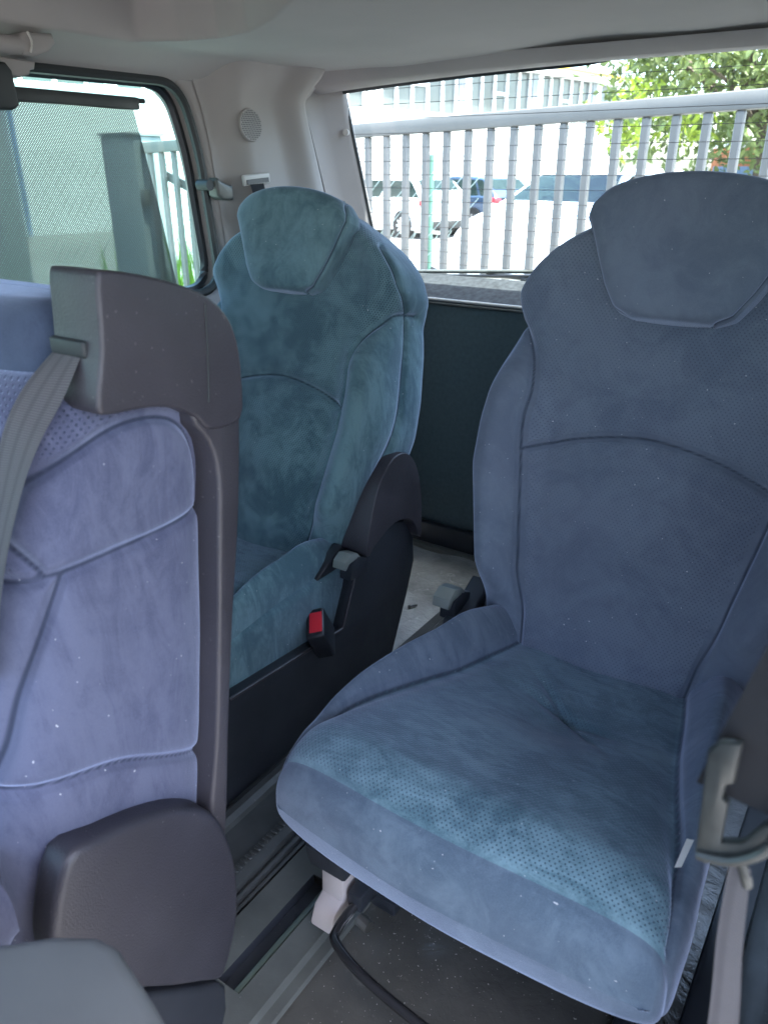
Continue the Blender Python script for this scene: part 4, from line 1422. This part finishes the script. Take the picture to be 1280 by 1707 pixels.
# parked cars
def build_car(name, label, cat, paint, prof, green, half, wheel_x, wheel_r, loc, heading, group='parked cars', red=True):
    """prof: side outline of the lower body, green: outline of the cabin (x forward, z up)"""
    t = thing(name, label, cat, loc, heading, group)
    def shellmesh(nm, poly, hw_fn, mat, par, bev=.05, n=4):
        pts = catmull(poly, n, True)
        bm = bmesh.new()
        Ls, Rs = [], []
        for x, z in pts:
            h = hw_fn(x, z)
            Ls.append(bm.verts.new((x, h, z)))
            Rs.append(bm.verts.new((x, -h, z)))
        m = len(pts)
        bm.faces.new(Ls)
        bm.faces.new(Rs[::-1])
        for i in range(m):
            bm.faces.new((Ls[i], Rs[i], Rs[(i + 1) % m], Ls[(i + 1) % m]))
        bmesh.ops.recalc_face_normals(bm, faces=bm.faces)
        es = [e for e in bm.edges if (e.verts[0].co.y > 0) == (e.verts[1].co.y > 0)]
        bmesh.ops.bevel(bm, geom=es, offset=bev, segments=3, affect='EDGES', profile=.5, clamp_overlap=True)
        return bm_obj(nm, bm, mat, par, False, sharp=35)
    xmin, xmax = min(p[0] for p in prof), max(p[0] for p in prof)
    def hw_body(x, z):
        return half * (1 - .10 * ss(np.array([x]), xmax - .7, xmax)[0] - .07 * (1 - ss(np.array([x]), xmin, xmin + .5)[0])) * (1 - .03 * max(0, z - .6))
    zg0, zg1 = min(p[1] for p in green), max(p[1] for p in green)
    def hw_green(x, z):
        return half * (.93 - .17 * (z - zg0) / (zg1 - zg0))
    body = shellmesh('body', prof, hw_body, paint, t)
    cab = shellmesh('cabin', green, hw_green, paint, t, .06)
    # glass: side panes and screens as slabs just proud of the cabin
    gx0, gx1 = min(p[0] for p in green), max(p[0] for p in green)
    def roofx(z, front):
        xs_ = [p for p in catmull(green, 8, True)]
        xs2 = [p[0] for p in xs_ if abs(p[1] - z) < .05]
        return max(xs2) if front else min(xs2)
    za, zb = zg0 + .10, zg1 - .09
    for sg in (1, -1):
        fa, fb = roofx(za, True) - .14, roofx(zb, True) - .12
        ra_, rb_ = roofx(za, False) + .16, roofx(zb, False) + .14
        cuts = [0, .44, .47, .83, .86, 1.0]
        for k in (0, 2, 4):
            u0, u1 = cuts[k], cuts[k + 1]
            q = []
            for (u, zz, f_, r_) in ((u0, za, fa, ra_), (u1, za, fa, ra_), (u1, zb, fb, rb_), (u0, zb, fb, rb_)):
                x = f_ + (r_ - f_) * u
                q.append((x, sg * (hw_green(x, zz) + .004), zz))
            bm = bmesh.new()
            bm.faces.new([bm.verts.new(p) for p in q])
            bmesh.ops.solidify(bm, geom=bm.faces[:], thickness=.008)
            bm_obj('side_window', bm, 'car_glass', t, smooth=False)
    for front, nm in ((True, 'windscreen'), (False, 'rear_window')):
        q = []
        for zz, sg in ((za - .04, 1), (za - .04, -1), (zb + .02, -1), (zb + .02, 1)):
            x = roofx(zz, front) + (.006 if front else -.006)
            q.append((x, sg * (hw_green(x, zz) - .10), zz))
        bm = bmesh.new()
        bm.faces.new([bm.verts.new(p) for p in q])
        bmesh.ops.solidify(bm, geom=bm.faces[:], thickness=.012)
        bm_obj(nm, bm, 'car_glass', t, smooth=False)
    for wx in wheel_x:
        for sg in (1, -1):
            bm = bmesh.new()
            mtx = Matrix.Translation((wx, sg * (half - .10), wheel_r)) @ Matrix.Rotation(R(90), 4, 'X')
            bmesh.ops.create_cone(bm, cap_ends=True, segments=32, radius1=wheel_r, radius2=wheel_r, depth=.21, matrix=mtx)
            wv = bm_obj('wheel', bm, 'tyre', t)
            bm = bmesh.new()
            for k in range(9):
                aa = k * 2 * math.pi / 9
                bm_box(bm, (wx + math.cos(aa) * wheel_r * .34, sg * (half + .008), wheel_r + math.sin(aa) * wheel_r * .34), (wheel_r * .62, .014, .05), Matrix.Rotation(-aa, 3, 'Y'))
            bm_obj('rim', bm, 'rim', wv, smooth=False)
            bm = bmesh.new()
            bmesh.ops.create_cone(bm, cap_ends=True, segments=28, radius1=wheel_r * 1.16, radius2=wheel_r * 1.16, depth=.03, matrix=Matrix.Translation((wx, sg * (half - .012), wheel_r + .015)) @ Matrix.Rotation(R(90), 4, 'X'))
            bm_obj('wheel_arch', bm, 'tyre', t)
    for sg in (1, -1):
        if red:
            box('tail_light', (xmin + .10, sg * (half * .80), .86), (.20, .26, .15), 'tail_red', t, bevel=.03, wc=False)
        box('headlight', (xmax - .22, sg * (half * .74), .70), (.34, .30, .16), 'lamp_clear', t, bevel=.05, wc=False)
        box('mirror', (roofx(za, True) - .35, sg * (half + .08), zg0 + .12), (.12, .18, .12), paint, t, bevel=.04, wc=False)
        box('door_handle', (-.15, sg * (half - .005), .80), (.16, .03, .03), paint, t, bevel=.01, wc=False)
    box('rear_bumper_insert', (xmin + .045, 0, .34), (.10, half * 1.3, .20), 'tyre', t, bevel=.02, wc=False)
    box('number_plate', (xmin + .015, 0, .60), (.05, .50, .11), 'frame_white', t, wc=False)
    for k, zz in enumerate((.34, .46, .56)):
        box('grille_bar', (xmax - .04, 0, zz), (.06, half * (1.25 - .1 * k), .05), 'grey_wall', t, bevel=.01, wc=False)
    return t
hatch_prof = [(-2.0, .35), (-2.02, .60), (-1.96, .92), (-1.5, .98), (-.5, .96), (.85, .93), (1.55, .82), (1.95, .66), (2.0, .42), (1.9, .24), (1.0, .20), (-1.2, .20), (-1.9, .24)]
hatch_green = [(-1.95, .88), (-1.72, 1.20), (-1.35, 1.42), (-.4, 1.47), (.25, 1.40), (.75, 1.15), (1.15, .88), (-.5, .86)]
def heading_vf(l, d):
    v = vf(l, d) - vf(0, 0)
    return math.atan2(v.y, v.x)
build_car('parked_car', 'white hatchback seen from its rear corner beyond the fence', 'car', 'car_white', hatch_prof, hatch_green, .86, (-1.25, 1.30), .31, vf(.35, 22.6), heading_vf(-.62, .78))
build_car('parked_car', 'dark blue car parked to the right of the white hatchback', 'car', 'car_blue', hatch_prof, hatch_green, .88, (-1.25, 1.30), .31, vf(2.35, 24.2), heading_vf(-.62, .78))
van_prof = [(-2.3, .35), (-2.32, .9), (-2.28, 1.12), (-.8, 1.14), (.9, 1.12), (1.65, 1.02), (2.15, .82), (2.25, .5), (2.15, .26), (1.0, .22), (-1.5, .22), (-2.2, .26)]
van_green = [(-2.28, 1.02), (-2.15, 1.45), (-1.8, 1.60), (-.4, 1.63), (.15, 1.56), (.75, 1.34), (1.40, 1.02), (-.5, 1.0)]
build_car('parked_van', 'white people carrier close behind the gate with its bonnet towards the left', 'van', 'car_white', van_prof, van_green, .93, (-1.5, 1.42), .33, vf(3.0, 12.1), heading_vf(-.66, -.75), red=False)

# tree at the right
def build_tree():
    t = thing('leafy_tree', 'leafy green tree hanging over the gate at upper right', 'tree', vf(4.3, 10.0))
    r = random.Random(5)
    base = vf(4.5, 10.0, 0)
    top = vf(4.3, 10.0, 3.1)
    tr = tube('trunk', [base, base * .6 + top * .4 + Vector((.1, 0, 0)), top], [.14, .12, .10, .08, .05], 'bark', t, seg=10, smooth_n=5)
    cen = vf(4.35, 10.0, 2.95)
    clumps = []
    for k in range(80):
        while True:
            v = Vector((r.uniform(-1, 1), r.uniform(-1, 1), r.uniform(-1, 1)))
            if v.length < 1:
                break
        c = cen + Vector((v.x * 2.0, v.y * 2.0, v.z * 1.35))
        clumps.append(c)
        if k < 16:
            tube('branch', [tr_p := base * .35 + top * .65, (tr_p + c) / 2 + Vector((0, 0, .12)), c], [.035, .03, .02, .012], 'bark', t, seg=6, smooth_n=4)
    def leaves(name, mat, centers, count, spread, size, seed):
        rr = random.Random(seed)
        vs, fs = [], []
        for k in range(count):
            c = rr.choice(centers)
            p = c + Vector((rr.gauss(0, spread), rr.gauss(0, spread), rr.gauss(0, spread * .75)))
            ln = size * rr.uniform(.7, 1.3)
            d = Vector((rr.gauss(0, 1), rr.gauss(0, 1), rr.gauss(-.7, .7))).normalized()
            s = d.cross(Vector((rr.gauss(0, 1), rr.gauss(0, 1), rr.gauss(0, 1)))).normalized()
            nn = d.cross(s)
            i = len(vs)
            w = ln * .22
            vs += [p, p + d * ln * .35 + s * w + nn * w * .3, p + d * ln * .7 + s * w * .75 + nn * w * .2, p + d * ln - nn * w * .4, p + d * ln * .7 - s * w * .75 + nn * w * .2, p + d * ln * .35 - s * w + nn * w * .3, p + d * ln * .5]
            fs += [(i, i + 1, i + 6), (i + 1, i + 2, i + 6), (i + 2, i + 3, i + 6), (i + 3, i + 4, i + 6), (i + 4, i + 5, i + 6), (i + 5, i, i + 6)]
        me = bpy.data.meshes.new(name)
        me.from_pydata([tuple(v) for v in vs], [], fs)
        return link(name, me, mat, t, True)
    leaves('crown', 'leaf', clumps, 10500, .27, .12, 3)
    young = [vf(2.55, 9.7, 2.1), vf(2.75, 9.6, 2.0), vf(3.05, 9.6, 2.15), vf(3.35, 9.5, 2.05), vf(3.25, 9.6, 3.25), vf(3.45, 9.6, 2.95), vf(2.85, 9.7, 2.45)]
    y = leaves('young_shoots', 'leaf_young', young, 420, .14, .11, 8)
    return t
build_tree()

# grass along the foot of the fence
gv, gfc = [], []
rr = random.Random(2)
for k in range(7000):
    weed = k % 2 == 0
    x, y = (rr.uniform(-4.7, -2.9), rr.uniform(3.55, 4.1)) if weed else (rr.uniform(-5.2, -2.6), rr.uniform(3.45, 4.9))
    h = rr.uniform(.7, 1.40) * (.75 + .25 * math.sin(x * 9)) if weed else rr.uniform(.1, .5)
    a = rr.uniform(0, 6.28)
    w = rr.uniform(.006, .016)
    ln = rr.uniform(.02, .22)
    i = len(gv)
    gv += [(x - w * math.cos(a), y - w * math.sin(a), GZ), (x + w * math.cos(a), y + w * math.sin(a), GZ),
           (x + ln * .4 * math.sin(a), y - ln * .4 * math.cos(a), GZ + h * .6), (x + ln * math.sin(a), y - ln * math.cos(a), GZ + h)]
    gfc += [(i, i + 1, i + 2), (i + 1, i + 3, i + 2)]
me = bpy.data.meshes.new('grass')
me.from_pydata(gv, [], gfc)
gr = link('grass', me, 'blade')
tag(gr, 'tall bright grass growing behind the gate at the left', kind='stuff')
